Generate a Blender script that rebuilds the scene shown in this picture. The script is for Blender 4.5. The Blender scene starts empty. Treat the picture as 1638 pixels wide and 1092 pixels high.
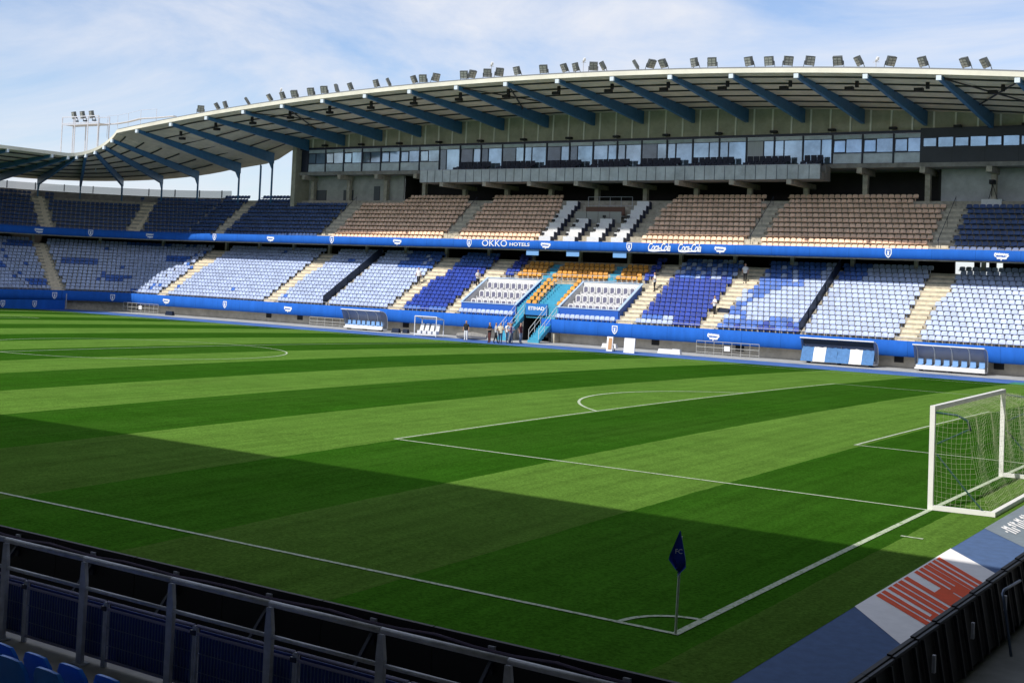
import bpy, bmesh, math, random
import numpy as np
from mathutils import Vector, Matrix
random.seed(7); RNG = np.random.default_rng(7)
R = math.radians
scene = bpy.context.scene
COL = scene.collection
# ------------------------------------------------------------------ camera
CAM = (8.861, -18.544, 5.361); YAW, PITCH, ROLL = 2.17279, 0.04172, 0.04206
FPX, CX, CY, PW, PH = 2076.04, 776.77, 358.55, 1638.0, 1092.0
f_ = Vector((math.cos(PITCH)*math.cos(YAW), math.cos(PITCH)*math.sin(YAW), math.sin(PITCH)))
r0 = f_.cross(Vector((0, 0, 1))).normalized(); u0 = r0.cross(f_)
RT = math.cos(ROLL)*r0 + math.sin(ROLL)*u0; UP = -math.sin(ROLL)*r0 + math.cos(ROLL)*u0
cd = bpy.data.cameras.new('camera'); cam = bpy.data.objects.new('camera', cd); COL.objects.link(cam)
cam.matrix_world = Matrix(((RT.x, UP.x, -f_.x, CAM[0]), (RT.y, UP.y, -f_.y, CAM[1]), (RT.z, UP.z, -f_.z, CAM[2]), (0, 0, 0, 1)))
cd.sensor_width = 36; cd.sensor_fit = 'HORIZONTAL'; cd.lens = FPX/PW*36
cd.shift_x = (PW/2-CX)/PW; cd.shift_y = (CY-PH/2)/PW
cd.clip_start = .1; cd.clip_end = 4000
scene.camera = cam
# ------------------------------------------------------------------ light
SUN = Vector((-.2, -1, 1.07)).normalized()          # towards the sun
EL = math.asin(SUN.z); AZ = math.atan2(SUN.x, SUN.y)
w = bpy.data.worlds.new('World'); scene.world = w; w.use_nodes = True
nt = w.node_tree; nt.nodes.clear()
def nn(t, ty, **k):
    n = t.nodes.new(ty)
    for a, v in k.items(): setattr(n, a, v)
    return n
out = nn(nt, 'ShaderNodeOutputWorld'); bg = nn(nt, 'ShaderNodeBackground'); bg.inputs[1].default_value = .10
sky = nn(nt, 'ShaderNodeTexSky', sky_type='NISHITA'); sky.sun_disc = False
sky.sun_elevation = EL; sky.sun_rotation = AZ; sky.air_density = 1.0; sky.dust_density = .3; sky.ozone_density = 2.0
tc = nn(nt, 'ShaderNodeTexCoord'); mp = nn(nt, 'ShaderNodeMapping'); mp.inputs['Scale'].default_value = (1, 1, 3.2); mp.inputs['Location'].default_value = (.35, .2, .1)
mp.inputs['Rotation'].default_value = (.1, .12, .3)
nz = nn(nt, 'ShaderNodeTexNoise'); nz.inputs['Scale'].default_value = 2.6; nz.inputs['Detail'].default_value = 9; nz.inputs['Roughness'].default_value = .6; nz.inputs['Distortion'].default_value = .5
rp = nn(nt, 'ShaderNodeValToRGB'); rp.color_ramp.elements[0].position = .37; rp.color_ramp.elements[0].color = (.12, .12, .12, 1); rp.color_ramp.elements[1].position = .60; rp.color_ramp.elements[1].color = (.96, .96, .96, 1)
mx = nn(nt, 'ShaderNodeMix', data_type='RGBA'); mx.inputs[7].default_value = (8.3, 8.6, 9.4, 1)
L = nt.links.new
L(tc.outputs['Generated'], mp.inputs[0]); L(mp.outputs[0], nz.inputs[0]); L(nz.outputs[0], rp.inputs[0]); L(rp.outputs[0], mx.inputs[0])
gn = nn(nt, 'ShaderNodeVectorMath', operation='MULTIPLY'); gn.inputs[1].default_value = (1.2, 1.28, 1.48); L(sky.outputs[0], gn.inputs[0]); L(gn.outputs[0], mx.inputs[6]); L(mx.outputs[2], bg.inputs[0]); L(bg.outputs[0], out.inputs[0])
sl = bpy.data.lights.new('sun', 'SUN'); sl.energy = 4.6; sl.angle = R(.53); sl.color = (1, .95, .86)
so = bpy.data.objects.new('sun', sl); COL.objects.link(so); so.location = (0, 0, 80)
so.rotation_euler = SUN.to_track_quat('Z', 'Y').to_euler()
vs = scene.view_settings; vs.view_transform = 'Standard'; vs.look = 'None'; vs.gamma = 1; vs.exposure = 0; vs.use_curve_mapping = False

# ------------------------------------------------------------------ helpers
def ray(px, py):
    return f_ + RT*((px-CX)/FPX) - UP*((py-CY)/FPX)
def onY(px, py, Y):
    d = ray(px, py); return Vector(CAM) + d*((Y-CAM[1])/d.y)
CROWN = .373
def zc(y):
    t = max(-1, min(1, (y-34)/37)); return CROWN*(1-t*t) - CROWN*(1-(34/37)**2)

MATS = {}
def mat(name, col, rough=.7, metal=0, nscale=0, namt=.25, bump=0, bscale=40, spec=.5, alpha=1, trans=0, cell=0, stretch=(1, 1, 1)):
    if name in MATS: return MATS[name]
    m = bpy.data.materials.new(name); m.use_nodes = True; t = m.node_tree; b = t.nodes['Principled BSDF']
    b.inputs['Base Color'].default_value = (*col, 1); b.inputs['Roughness'].default_value = rough; b.inputs['Metallic'].default_value = metal
    b.inputs['Specular IOR Level'].default_value = spec; b.inputs['Alpha'].default_value = alpha; b.inputs['Transmission Weight'].default_value = trans
    g = None
    if nscale or bump or cell:
        g = nn(t, 'ShaderNodeNewGeometry')
        ms = nn(t, 'ShaderNodeMapping'); ms.inputs['Scale'].default_value = stretch; t.links.new(g.outputs['Position'], ms.inputs[0])
    last = None
    if nscale:
        n = nn(t, 'ShaderNodeTexNoise'); n.inputs['Scale'].default_value = nscale; n.inputs['Detail'].default_value = 6; n.inputs['Roughness'].default_value = .65
        t.links.new(ms.outputs[0], n.inputs['Vector'])
        mr = nn(t, 'ShaderNodeMapRange'); mr.inputs[1].default_value = .3; mr.inputs[2].default_value = .7; mr.inputs[3].default_value = 1-namt; mr.inputs[4].default_value = 1+namt*.6
        t.links.new(n.outputs[0], mr.inputs[0]); last = mr.outputs[0]
    if cell:
        sn = nn(t, 'ShaderNodeVectorMath', operation='SNAP'); sn.inputs[1].default_value = (.52, .61, 5)
        wn = nn(t, 'ShaderNodeTexWhiteNoise', noise_dimensions='3D'); t.links.new(g.outputs['Position'], sn.inputs[0]); t.links.new(sn.outputs[0], wn.inputs[0])
        mr = nn(t, 'ShaderNodeMapRange'); mr.inputs[3].default_value = 1-cell; mr.inputs[4].default_value = 1+cell
        t.links.new(wn.outputs[0], mr.inputs[0])
        if last:
            mm = nn(t, 'ShaderNodeMath', operation='MULTIPLY'); t.links.new(last, mm.inputs[0]); t.links.new(mr.outputs[0], mm.inputs[1]); last = mm.outputs[0]
        else: last = mr.outputs[0]
    if last:
        vm = nn(t, 'ShaderNodeVectorMath', operation='SCALE'); vm.inputs[0].default_value = col; t.links.new(last, vm.inputs['Scale'])
        t.links.new(vm.outputs[0], b.inputs['Base Color'])
    if bump:
        n = nn(t, 'ShaderNodeTexNoise'); n.inputs['Scale'].default_value = bscale; n.inputs['Detail'].default_value = 4
        bp = nn(t, 'ShaderNodeBump'); bp.inputs['Strength'].default_value = bump; bp.inputs['Distance'].default_value = .05
        t.links.new(ms.outputs[0], n.inputs['Vector']); t.links.new(n.outputs[0], bp.inputs['Height']); t.links.new(bp.outputs[0], b.inputs['Normal'])
    MATS[name] = m; return m

class MB:
    def __init__(s): s.v = []; s.f = []; s.m = []
    def face(s, pts, mi=0):
        n = len(s.v); s.v += [tuple(p) for p in pts]; s.f.append(tuple(range(n, n+len(pts)))); s.m.append(mi); return s
    def box(s, x0, x1, y0, y1, z0, z1, mi=0):
        n = len(s.v)
        s.v += [(x, y, z) for z in (z0, z1) for y in (y0, y1) for x in (x0, x1)]
        for q in ((0, 2, 3, 1), (4, 5, 7, 6), (0, 1, 5, 4), (2, 6, 7, 3), (0, 4, 6, 2), (1, 3, 7, 5)):
            s.f.append(tuple(n+i for i in q)); s.m.append(mi)
        return s
    def hexa(s, p, mi=0):           # 8 points: bottom 4 ccw, top 4 ccw
        n = len(s.v); s.v += [tuple(a) for a in p]
        for q in ((3, 2, 1, 0), (4, 5, 6, 7), (0, 1, 5, 4), (1, 2, 6, 5), (2, 3, 7, 6), (3, 0, 4, 7)):
            s.f.append(tuple(n+i for i in q)); s.m.append(mi)
        return s
    def bar(s, a, b, w, h=None, mi=0, up=(0, 0, 1)):    # rectangular bar between two points
        a = Vector(a); b = Vector(b); h = h or w; d = (b-a).normalized(); up = Vector(up)
        if abs(d.dot(up)) > .98: up = Vector((0, 1, 0))
        x = d.cross(up).normalized()*w/2; y = x.cross(d).normalized()*h/2
        return s.hexa([a-x-y, a+x-y, b+x-y, b-x-y, a-x+y, a+x+y, b+x+y, b-x+y], mi)
    def tube(s, pts, r, n=8, mi=0, cap=True):
        pts = [Vector(p) for p in pts]; rs = r if isinstance(r, (list, tuple)) else [r]*len(pts); base = len(s.v); ref = None
        for i, p in enumerate(pts):
            d = (pts[min(i+1, len(pts)-1)]-pts[max(i-1, 0)]).normalized()
            if ref is None: ref = d.orthogonal().normalized()
            else: ref = (ref - d*ref.dot(d)).normalized()
            y = d.cross(ref)
            for k in range(n):
                a = 2*math.pi*k/n; s.v.append(tuple(p+ref*math.cos(a)*rs[i]+y*math.sin(a)*rs[i]))
        for i in range(len(pts)-1):
            for k in range(n):
                s.f.append((base+i*n+k, base+i*n+(k+1) % n, base+(i+1)*n+(k+1) % n, base+(i+1)*n+k)); s.m.append(mi)
        if cap:
            s.f.append(tuple(base+k for k in range(n))[::-1]); s.m.append(mi)
            s.f.append(tuple(base+(len(pts)-1)*n+k for k in range(n))); s.m.append(mi)
        return s
    def grid(s, rows, mi=0, flip=False):
        n = len(s.v); c = len(rows[0])
        for r_ in rows: s.v += [tuple(p) for p in r_]
        for i in range(len(rows)-1):
            for j in range(c-1):
                q = (n+i*c+j, n+i*c+j+1, n+(i+1)*c+j+1, n+(i+1)*c+j); s.f.append(q[::-1] if flip else q); s.m.append(mi)
        return s
    def prism(s, poly, y0, y1, mi=0):   # polygon in xz extruded along y
        n = len(s.v); k = len(poly)
        s.v += [(x, y0, z) for x, z in poly] + [(x, y1, z) for x, z in poly]
        s.f.append(tuple(n+i for i in range(k))); s.m.append(mi); s.f.append(tuple(n+k+i for i in range(k))[::-1]); s.m.append(mi)
        for i in range(k):
            j = (i+1) % k; s.f.append((n+i, n+k+i, n+k+j, n+j)); s.m.append(mi)
        return s
    def mesh(s, name, mats, org=(0, 0, 0), smooth=False):
        me = bpy.data.meshes.new(name); o = Vector(org)
        me.from_pydata([(x-o[0], y-o[1], z-o[2]) for x, y, z in s.v], [], s.f)
        if not isinstance(mats, (list, tuple)): mats = [mats]
        for m in mats: me.materials.append(m)
        if len(mats) > 1: me.polygons.foreach_set('material_index', s.m)
        if smooth: me.polygons.foreach_set('use_smooth', [True]*len(s.f))
        me.update(); return me
    def build(s, name, mats, parent=None, org=(0, 0, 0), smooth=False):
        return put(name, s.mesh(name, mats, org, smooth), parent)
def put(name, me, parent=None, loc=None, rz=0):
    o = bpy.data.objects.new(name, me); COL.objects.link(o)
    if parent: o.parent = parent
    if loc is not None: o.location = loc
    if rz: o.rotation_euler = (0, 0, rz)
    return o
def tag(o, label, cat, group=None, kind=None):
    if label: o['label'] = label
    if cat: o['category'] = cat
    if group: o['group'] = group
    if kind: o['kind'] = kind
    return o
def thing(name, label, cat, loc=(0, 0, 0), group=None, rz=0):
    o = bpy.data.objects.new(name, None); COL.objects.link(o); o.location = loc; o.rotation_euler = (0, 0, rz); o.empty_display_size = .3
    return tag(o, label, cat, group)
def structure(name, mb, m, parent=None):
    o = mb.build(name, m, parent)
    if not parent: o['kind'] = 'structure'
    return o
def copy_tree(o, parent=None):
    c = o.copy(); COL.objects.link(c); c.parent = parent
    for ch in list(o.children): copy_tree(ch, c)
    return c
def text_mesh(body, size, m, shear=0, bold=0, space=1, extrude=.01):
    cu = bpy.data.curves.new('lettering', 'FONT'); cu.body = body; cu.size = size; cu.shear = shear; cu.offset = bold; cu.space_character = space
    cu.align_x = 'CENTER'; cu.align_y = 'CENTER'; cu.extrude = extrude; cu.resolution_u = 3
    o = bpy.data.objects.new('lettering', cu); COL.objects.link(o)
    dg = bpy.context.evaluated_depsgraph_get(); me = bpy.data.meshes.new_from_object(o.evaluated_get(dg))
    bpy.data.objects.remove(o); bpy.data.curves.remove(cu)
    me.materials.clear(); me.materials.append(m); return me

# ------------------------------------------------------------------ materials
CONC = mat('concrete', (.46, .42, .34), .9, nscale=2.5, namt=.35, bump=.15)
STEP = mat('stair_concrete', (.78, .68, .52), .9, nscale=3, namt=.25)
CONC_D = mat('concrete_grey', (.30, .29, .27), .9, nscale=1.2, namt=.35)
BEIGE = mat('beige_wall', (.44, .42, .32), .85, nscale=1.5, namt=.2)
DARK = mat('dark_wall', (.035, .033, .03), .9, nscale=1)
BANNER = mat('blue_banner', (.014, .118, .51), .8, nscale=1.6, namt=.16, stretch=(1, 1, .25), spec=.2, bump=.25, bscale=1.5)
_t = BANNER.node_tree; _b = _t.nodes['Principled BSDF']; _src = _b.inputs['Base Color'].links[0].from_socket
_g = nn(_t, 'ShaderNodeNewGeometry'); _s = nn(_t, 'ShaderNodeSeparateXYZ'); _t.links.new(_g.outputs['Position'], _s.inputs[0])
_m = nn(_t, 'ShaderNodeMath', operation='PINGPONG'); _m.inputs[1].default_value = 1.65; _t.links.new(_s.outputs[0], _m.inputs[0])
_r = nn(_t, 'ShaderNodeMapRange'); _r.inputs[1].default_value = .0; _r.inputs[2].default_value = .03; _r.inputs[3].default_value = .55; _r.inputs[4].default_value = 1; _t.links.new(_m.outputs[0], _r.inputs[0])
_v = nn(_t, 'ShaderNodeVectorMath', operation='SCALE'); _t.links.new(_src, _v.inputs[0]); _t.links.new(_r.outputs[0], _v.inputs['Scale']); _t.links.new(_v.outputs[0], _b.inputs['Base Color'])
WHITE = mat('white_paint', (.8, .8, .78), .5)
WHITE2 = mat('white_plastic', (.75, .75, .76), .4, nscale=6, namt=.1)
STEELB = mat('rafter_blue', (.045, .17, .33), .5, nscale=2, namt=.2)
FRAME = mat('navy_frame', (.012, .02, .045), .4)
GLASS = mat('window_glass', (.36, .48, .60), .06, spec=1.0, metal=.55, nscale=.35, namt=.5)
GLASS_P = mat('pale_glass', (.52, .62, .68), .25, spec=.8, nscale=1.2, namt=.25)
GLASS_D = mat('window_glass_dark', (.10, .13, .17), .06, spec=1.0, metal=.3, nscale=.6, namt=.4); GLASS_B = mat('window_blind', (.42, .47, .50), .3, spec=.8, nscale=4, namt=.15, stretch=(3, 1, .1))
PARAP = mat('parapet_glass', (.50, .55, .56), .3, nscale=.7, namt=.35)
SLATE = mat('slate_panel', (.035, .042, .055), .5, nscale=1, namt=.2)
DECK = mat('roof_deck', (.68, .60, .44), .8, nscale=.8, namt=.2)
PURL = mat('purlin_dark', (.05, .05, .05), .7)
GALV = mat('galvanised_steel', (.52, .54, .60), .5, metal=.1, nscale=8, namt=.25)
BLACK = mat('black_plastic', (.006, .006, .008), .6)
TURQ = mat('turquoise_floor', (.05, .33, .50), .7, nscale=3, namt=.15)
PALE = mat('seat_pale_blue', (.43, .51, .73), .32, cell=.13)
MIDB = mat('seat_mid_blue', (.055, .15, .50), .4, cell=.2)
ROYAL = mat('seat_royal_blue', (.016, .05, .34), .35, cell=.2)
NAVY = mat('seat_navy', (.045, .09, .23), .4, cell=.2)
ORAN = mat('seat_salmon', (.88, .60, .43), .5, cell=.14)
YELL = mat('seat_amber', (.66, .31, .04), .45, cell=.15)
NEARB = mat('seat_bright_blue', (.02, .22, .80), .4)

# ------------------------------------------------------------------ ground and pitch
g = MB().box(-2500, 2500, -2500, 2500, -1.2, -.35)
structure('ground', g, mat('ground_grey', (.20, .19, .17), .95, nscale=.05, namt=.3))
ys = [-6+i*1.0 for i in range(80)]
YE = 71.16
def sheet(x0, x1, y0, y1, dz, nx=1, ny=40):
    m = MB()
    rows = []
    for j in range(ny+1):
        y = y0+(y1-y0)*j/ny; rows.append([(x0+(x1-x0)*i/nx, y, zc(y)+dz) for i in range(nx+1)])
    return m.grid(rows)
def grass_material():
    m = bpy.data.materials.new('mown_grass'); m.use_nodes = True; t = m.node_tree; b = t.nodes['Principled BSDF']; lk = t.links.new
    b.inputs['Roughness'].default_value = 1; b.inputs['Specular IOR Level'].default_value = 0
    g = nn(t, 'ShaderNodeNewGeometry'); sx = nn(t, 'ShaderNodeSeparateXYZ'); lk(g.outputs['Position'], sx.inputs[0])
    wob = nn(t, 'ShaderNodeTexNoise'); wob.inputs['Scale'].default_value = 1.2; wob.inputs['Detail'].default_value = 5; lk(g.outputs['Position'], wob.inputs['Vector'])
    wm = nn(t, 'ShaderNodeMath', operation='MULTIPLY_ADD'); wm.inputs[1].default_value = .12; lk(wob.outputs[0], wm.inputs[0]); lk(sx.outputs[0], wm.inputs[2])
    mr = nn(t, 'ShaderNodeMapRange'); mr.inputs[1].default_value = -124.94; mr.inputs[2].default_value = 10.06; mr.clamp = True
    lk(wm.outputs[0], mr.inputs[0])
    rp = nn(t, 'ShaderNodeValToRGB'); rp.color_ramp.interpolation = 'LINEAR'; cr = rp.color_ramp
    edges = [-110.3, -104, -97.8, -91.5, -85.3, -79, -72.8, -66.5, -60.3, -54.1, -47.9, -41.7, -35.5, -29.2, -22.7]
    E3 = edges[::1] + [-16.5, -11.0, -5.5, 0.0]
    while len(cr.elements) > 1: cr.elements.remove(cr.elements[0])
    # light/dark: right of 0 light, going left alternates
    n = len(E3); val = 1.0; seq = []
    for e in reversed(E3): seq.append((e, val)); val = 1-val
    seq = seq[::-1]     # (edge, value to the right of the edge)
    cr.interpolation = 'CONSTANT'
    cr.elements[0].position = 0; c0 = 1-seq[0][1]; cr.elements[0].color = (c0, c0, c0, 1)
    for e, v in seq:
        el = cr.elements.new((e+125)/135); el.color = (v, v, v, 1)
    lk(mr.outputs[0], rp.inputs[0])
    # grain
    n1 = nn(t, 'ShaderNodeTexNoise'); n1.inputs['Scale'].default_value = 14; n1.inputs['Detail'].default_value = 8; n1.inputs['Roughness'].default_value = .75; lk(g.outputs['Position'], n1.inputs['Vector'])
    mp2 = nn(t, 'ShaderNodeMapping'); mp2.inputs['Scale'].default_value = (.25, .06, 1); lk(g.outputs['Position'], mp2.inputs[0])
    n2 = nn(t, 'ShaderNodeTexNoise'); n2.inputs['Scale'].default_value = 1; n2.inputs['Detail'].default_value = 5; lk(mp2.outputs[0], n2.inputs['Vector'])
    cl = nn(t, 'ShaderNodeMix', data_type='RGBA'); cl.inputs[6].default_value = (.032, .112, .008, 1); cl.inputs[7].default_value = (.074, .150, .024, 1)  # part of the sheen from leaning blades is put into these band colours
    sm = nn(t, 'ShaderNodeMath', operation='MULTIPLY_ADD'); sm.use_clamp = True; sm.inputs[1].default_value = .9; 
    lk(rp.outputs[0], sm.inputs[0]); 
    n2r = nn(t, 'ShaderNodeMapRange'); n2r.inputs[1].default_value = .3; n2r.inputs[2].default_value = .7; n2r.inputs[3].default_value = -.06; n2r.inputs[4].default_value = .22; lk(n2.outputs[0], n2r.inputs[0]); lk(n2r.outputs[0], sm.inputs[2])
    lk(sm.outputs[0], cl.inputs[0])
    m1 = nn(t, 'ShaderNodeMapRange'); m1.inputs[1].default_value = .28; m1.inputs[2].default_value = .72; m1.inputs[3].default_value = .45; m1.inputs[4].default_value = 1.55; lk(n1.outputs[0], m1.inputs[0])
    vm = nn(t, 'ShaderNodeVectorMath', operation='SCALE'); lk(cl.outputs[2], vm.inputs[0]); lk(m1.outputs[0], vm.inputs['Scale']); lk(vm.outputs[0], b.inputs['Base Color'])
    # blotches and fine mowing streaks
    n4 = nn(t, 'ShaderNodeTexNoise'); n4.inputs['Scale'].default_value = .8; n4.inputs['Detail'].default_value = 7; n4.inputs['Roughness'].default_value = .7; lk(g.outputs['Position'], n4.inputs['Vector'])
    mp3 = nn(t, 'ShaderNodeMapping'); mp3.inputs['Scale'].default_value = (3.2, .12, 1); lk(g.outputs['Position'], mp3.inputs[0])
    n5 = nn(t, 'ShaderNodeTexNoise'); n5.inputs['Scale'].default_value = 1; n5.inputs['Detail'].default_value = 3; lk(mp3.outputs[0], n5.inputs['Vector'])
    a4 = nn(t, 'ShaderNodeMath', operation='ADD'); lk(n4.outputs[0], a4.inputs[0]); lk(n5.outputs[0], a4.inputs[1])
    m4 = nn(t, 'ShaderNodeMapRange'); m4.inputs[1].default_value = .7; m4.inputs[2].default_value = 1.3; m4.inputs[3].default_value = .80; m4.inputs[4].default_value = 1.20; lk(a4.outputs[0], m4.inputs[0])
    v4 = nn(t, 'ShaderNodeVectorMath', operation='SCALE'); lk(vm.outputs[0], v4.inputs[0]); lk(m4.outputs[0], v4.inputs['Scale']); lk(v4.outputs[0], b.inputs['Base Color'])
    n3 = nn(t, 'ShaderNodeTexNoise'); n3.inputs['Scale'].default_value = 30; n3.inputs['Detail'].default_value = 4; lk(g.outputs['Position'], n3.inputs['Vector'])
    bp = nn(t, 'ShaderNodeBump'); bp.inputs['Strength'].default_value = .5; bp.inputs['Distance'].default_value = .03; lk(n3.outputs[0], bp.inputs['Height'])
    # blades rolled towards or away from the stand: the mown bands differ by the way the blades lean
    tl = nn(t, 'ShaderNodeMapRange'); tl.inputs[3].default_value = .42; tl.inputs[4].default_value = -.20; lk(rp.outputs[0], tl.inputs[0])
    cb = nn(t, 'ShaderNodeCombineXYZ'); lk(tl.outputs[0], cb.inputs[1])
    ad = nn(t, 'ShaderNodeVectorMath', operation='ADD'); lk(bp.outputs[0], ad.inputs[0]); lk(cb.outputs[0], ad.inputs[1])
    nm = nn(t, 'ShaderNodeVectorMath', operation='NORMALIZE'); lk(ad.outputs[0], nm.inputs[0]); lk(nm.outputs[0], b.inputs['Normal'])
    return m
GRASS = grass_material()
pitch = structure('pitch', sheet(-118, 1.62, -4.2, YE, 0, 1, 76), GRASS)
# white lines
LINE = bpy.data.materials.new('line_paint'); LINE.use_nodes = True
_t = LINE.node_tree; _b = _t.nodes['Principled BSDF']; _g = nn(_t, 'ShaderNodeNewGeometry'); _n = nn(_t, 'ShaderNodeTexNoise'); _n.inputs['Scale'].default_value = 14; _n.inputs['Detail'].default_value = 6
_r = nn(_t, 'ShaderNodeValToRGB'); _r.color_ramp.elements[0].position = .3; _r.color_ramp.elements[0].color = (.16, .26, .08, 1); _r.color_ramp.elements[1].position = .52; _r.color_ramp.elements[1].color = (.44, .50, .38, 1)
_t.links.new(_g.outputs['Position'], _n.inputs['Vector']); _t.links.new(_n.outputs[0], _r.inputs[0]); _t.links.new(_r.outputs[0], _b.inputs['Base Color']); _b.inputs['Roughness'].default_value = .9
def pline(name, pts, w=.095):
    m = MB(); rows = [[], []]
    P = [Vector((x, y)) for x, y in pts]
    for i, p in enumerate(P):
        d = (P[min(i+1, len(P)-1)]-P[max(i-1, 0)]).normalized(); n = Vector((-d.y, d.x))*w/2
        for k, s_ in enumerate((-1, 1)):
            v = p+n*s_; rows[k].append((v.x, v.y, zc(v.y)+.012))
    m.grid(rows, flip=True); return m.build(name, LINE, pitch)
def seg(a, b, n=24): return [(a[0]+(b[0]-a[0])*i/n, a[1]+(b[1]-a[1])*i/n) for i in range(n+1)]
def arc(c, r, a0, a1, n=48): return [(c[0]+r*math.cos(R(a0+(a1-a0)*i/n)), c[1]+r*math.sin(R(a0+(a1-a0)*i/n))) for i in range(n+1)]
pline('touchline', seg((-105, 0), (0.06, 0), 40)); pline('touchline', seg((-105, 68), (0, 68), 10))
pline('goal_line', seg((0, -.05), (0, 68), 60), .13); pline('goal_line', seg((-105, 0), (-105, 68), 60))
pline('halfway_line', seg((-52.5, 0), (-52.5, 68), 60))
for sx in (0, 1):
    X = lambda x: x if sx == 0 else -105-x
    pline('penalty_area_line', seg((X(-16.5), 13.84), (X(0), 13.84))); pline('penalty_area_line', seg((X(-16.5), 54.16), (X(0), 54.16))); pline('penalty_area_line', seg((X(-16.5), 13.8), (X(-16.5), 54.2), 40))
    pline('goal_area_line', seg((X(-5.5), 24.84), (X(0), 24.84))); pline('goal_area_line', seg((X(-5.5), 43.16), (X(0), 43.16))); pline('goal_area_line', seg((X(-5.5), 24.8), (X(-5.5), 43.2)))
    if sx == 0: pline('penalty_arc', arc((-11, 34), 9.15, 127, 233), .12)
    else: pline('penalty_arc', arc((-94, 34), 9.15, -53, 53), .12)
pline('centre_circle', arc((-52.5, 34), 9.15, 0, 360, 96))
pline('corner_arc', arc((0, 0), 1, 90, 180, 16), .1)
pline('corner_mark', seg((.42, 10.15), (.9, 10.15), 2), .1)
# far track strip and apron
def flat(name, x0, x1, y0, y1, z, m): return structure(name, MB().face([(x0, y0, z), (x1, y0, z), (x1, y1, z), (x0, y1, z)]), m)
TRACK = mat('track_blue', (.055, .14, .42), .8, nscale=.7, namt=.3)
flat('running_strip', -112, 30, YE-.3, 75.6, -.062, TRACK)
flat('apron', -118, 30, 75.6, 81, -.05, mat('apron_concrete', (.40, .41, .42), .9, nscale=.6, namt=.3))
flat('synthetic_turf', -10.9, 30, 70.9, 73.3, -.056, mat('turf_teal', (.03, .22, .15), .9, nscale=3))
flat('end_apron', -121, -112.3, -30, 75.7, -.056, mat('apron_concrete2', (.30, .30, .30), .9, nscale=.6))
flat('near_apron', -118, 5.2, -9, -3.9, -.075, mat('apron_dark', (.12, .12, .12), .9, nscale=.6))
# carpets behind the near goal line
CARP_B = mat('carpet_blue', (.06, .115, .25), .95, nscale=5, namt=.18)
CARP_W = mat('carpet_white', (.80, .79, .80), .9, nscale=4, namt=.08)
CARP_G = mat('carpet_grey', (.17, .21, .25), .95, nscale=5, namt=.15)
CARP_R = mat('carpet_red', (.74, .085, .02), .9, nscale=4, namt=.12)
structure('end_carpet', sheet(1.62, 4.02, -4.6, 75, -.004, 1, 60), CARP_B)
structure('white_carpet', MB().grid([[(1.62, 3.55, zc(3.5)+.006), (1.62, 9.6, zc(9.6)+.006)], [(4.0, .36, zc(.4)+.006), (4.0, 6.4, zc(6.4)+.006)]], flip=True), CARP_W)
structure('grey_carpet', MB().grid([[(1.62, 12.45+i*2, zc(12.45+i*2)+.004) for i in range(12)], [(4.0, 9.26+i*2, zc(9.26+i*2)+.004) for i in range(12)]], flip=True), CARP_G)
flat('end_floor', 4.03, 12, -8, 75, -.07, mat('end_concrete', (.22, .23, .23), .9, nscale=1.5))
def carpet_pt(s, t, dz):      # s along the goal line (0..1 over the white carpet), t across (0 field side .. 1)
    s = s + t*.12*(1-(s-.13)/.7) if 0 < s < 1 else s
    y0 = 3.55+(9.6-3.55)*s; t = min(t, .885); x = 1.62+2.68*t; y = y0 + (-3.6)*t
    return (x, y, zc(y)+dz)
# red stretched lettering: strokes running across the carpet
red = MB()
for s0, s1, t0, t1 in [(.17, .20, .02, .98), (.22, .245, .02, .45), (.225, .30, .45, .80), (.28, .305, .02, .75), (.33, .36, .02, .62), (.31, .42, .62, .95), (.38, .41, .02, .55),
                       (.44, .47, .02, .60), (.46, .56, .30, .62), (.50, .53, .55, .97), (.44, .50, .66, .97), (.55, .575, .02, .40), (.58, .66, .36, .72), (.60, .63, .02, .36), (.56, .60, .72, .98), (.65, .685, .02, .62),
                       (.70, .725, .02, .55), (.66, .74, .62, .97), (.75, .775, .02, .5), (.74, .84, .50, .97), (.80, .83, .02, .5)]:
    n = 4; s1 += .008; red.grid([[carpet_pt(s0, t0+(t1-t0)*t, .010) for t in [i/n for i in range(n+1)]], [carpet_pt(s1, t0+(t1-t0)*t, .010) for t in [i/n for i in range(n+1)]]])
red.build('carpet_lettering', CARP_R, bpy.data.objects['white_carpet'])
wl = MB()
for k in range(5):
    s0 = 1.72+k*.10; wl.grid([[carpet_pt(s0, t, .012) for t in (.42, .7, .98)], [carpet_pt(s0+.05, t, .012) for t in (.42, .7, .98)]])
for k in range(3):
    s0 = 2.5+k*.12; wl.grid([[carpet_pt(s0, t, .012) for t in (.35, .6, .95)], [carpet_pt(s0+.06, t, .012) for t in (.35, .6, .95)]])
for k in range(26):
    s0 = 1.56+k*.033 + (.06 if k > 12 else 0); ta = .10 if k % 3 else .17; tb = .27 if k % 4 else .2
    wl.grid([[carpet_pt(s0, t, .012) for t in (ta, tb)], [carpet_pt(s0+.017, t, .012) for t in (ta, tb)]])
    if k % 2: wl.grid([[carpet_pt(s0+.017, t, .012) for t in (.12, .15)], [carpet_pt(s0+.033, t, .012) for t in (.12, .15)]])
wl.build('carpet_lettering', CARP_W, bpy.data.objects['grey_carpet'])

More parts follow.
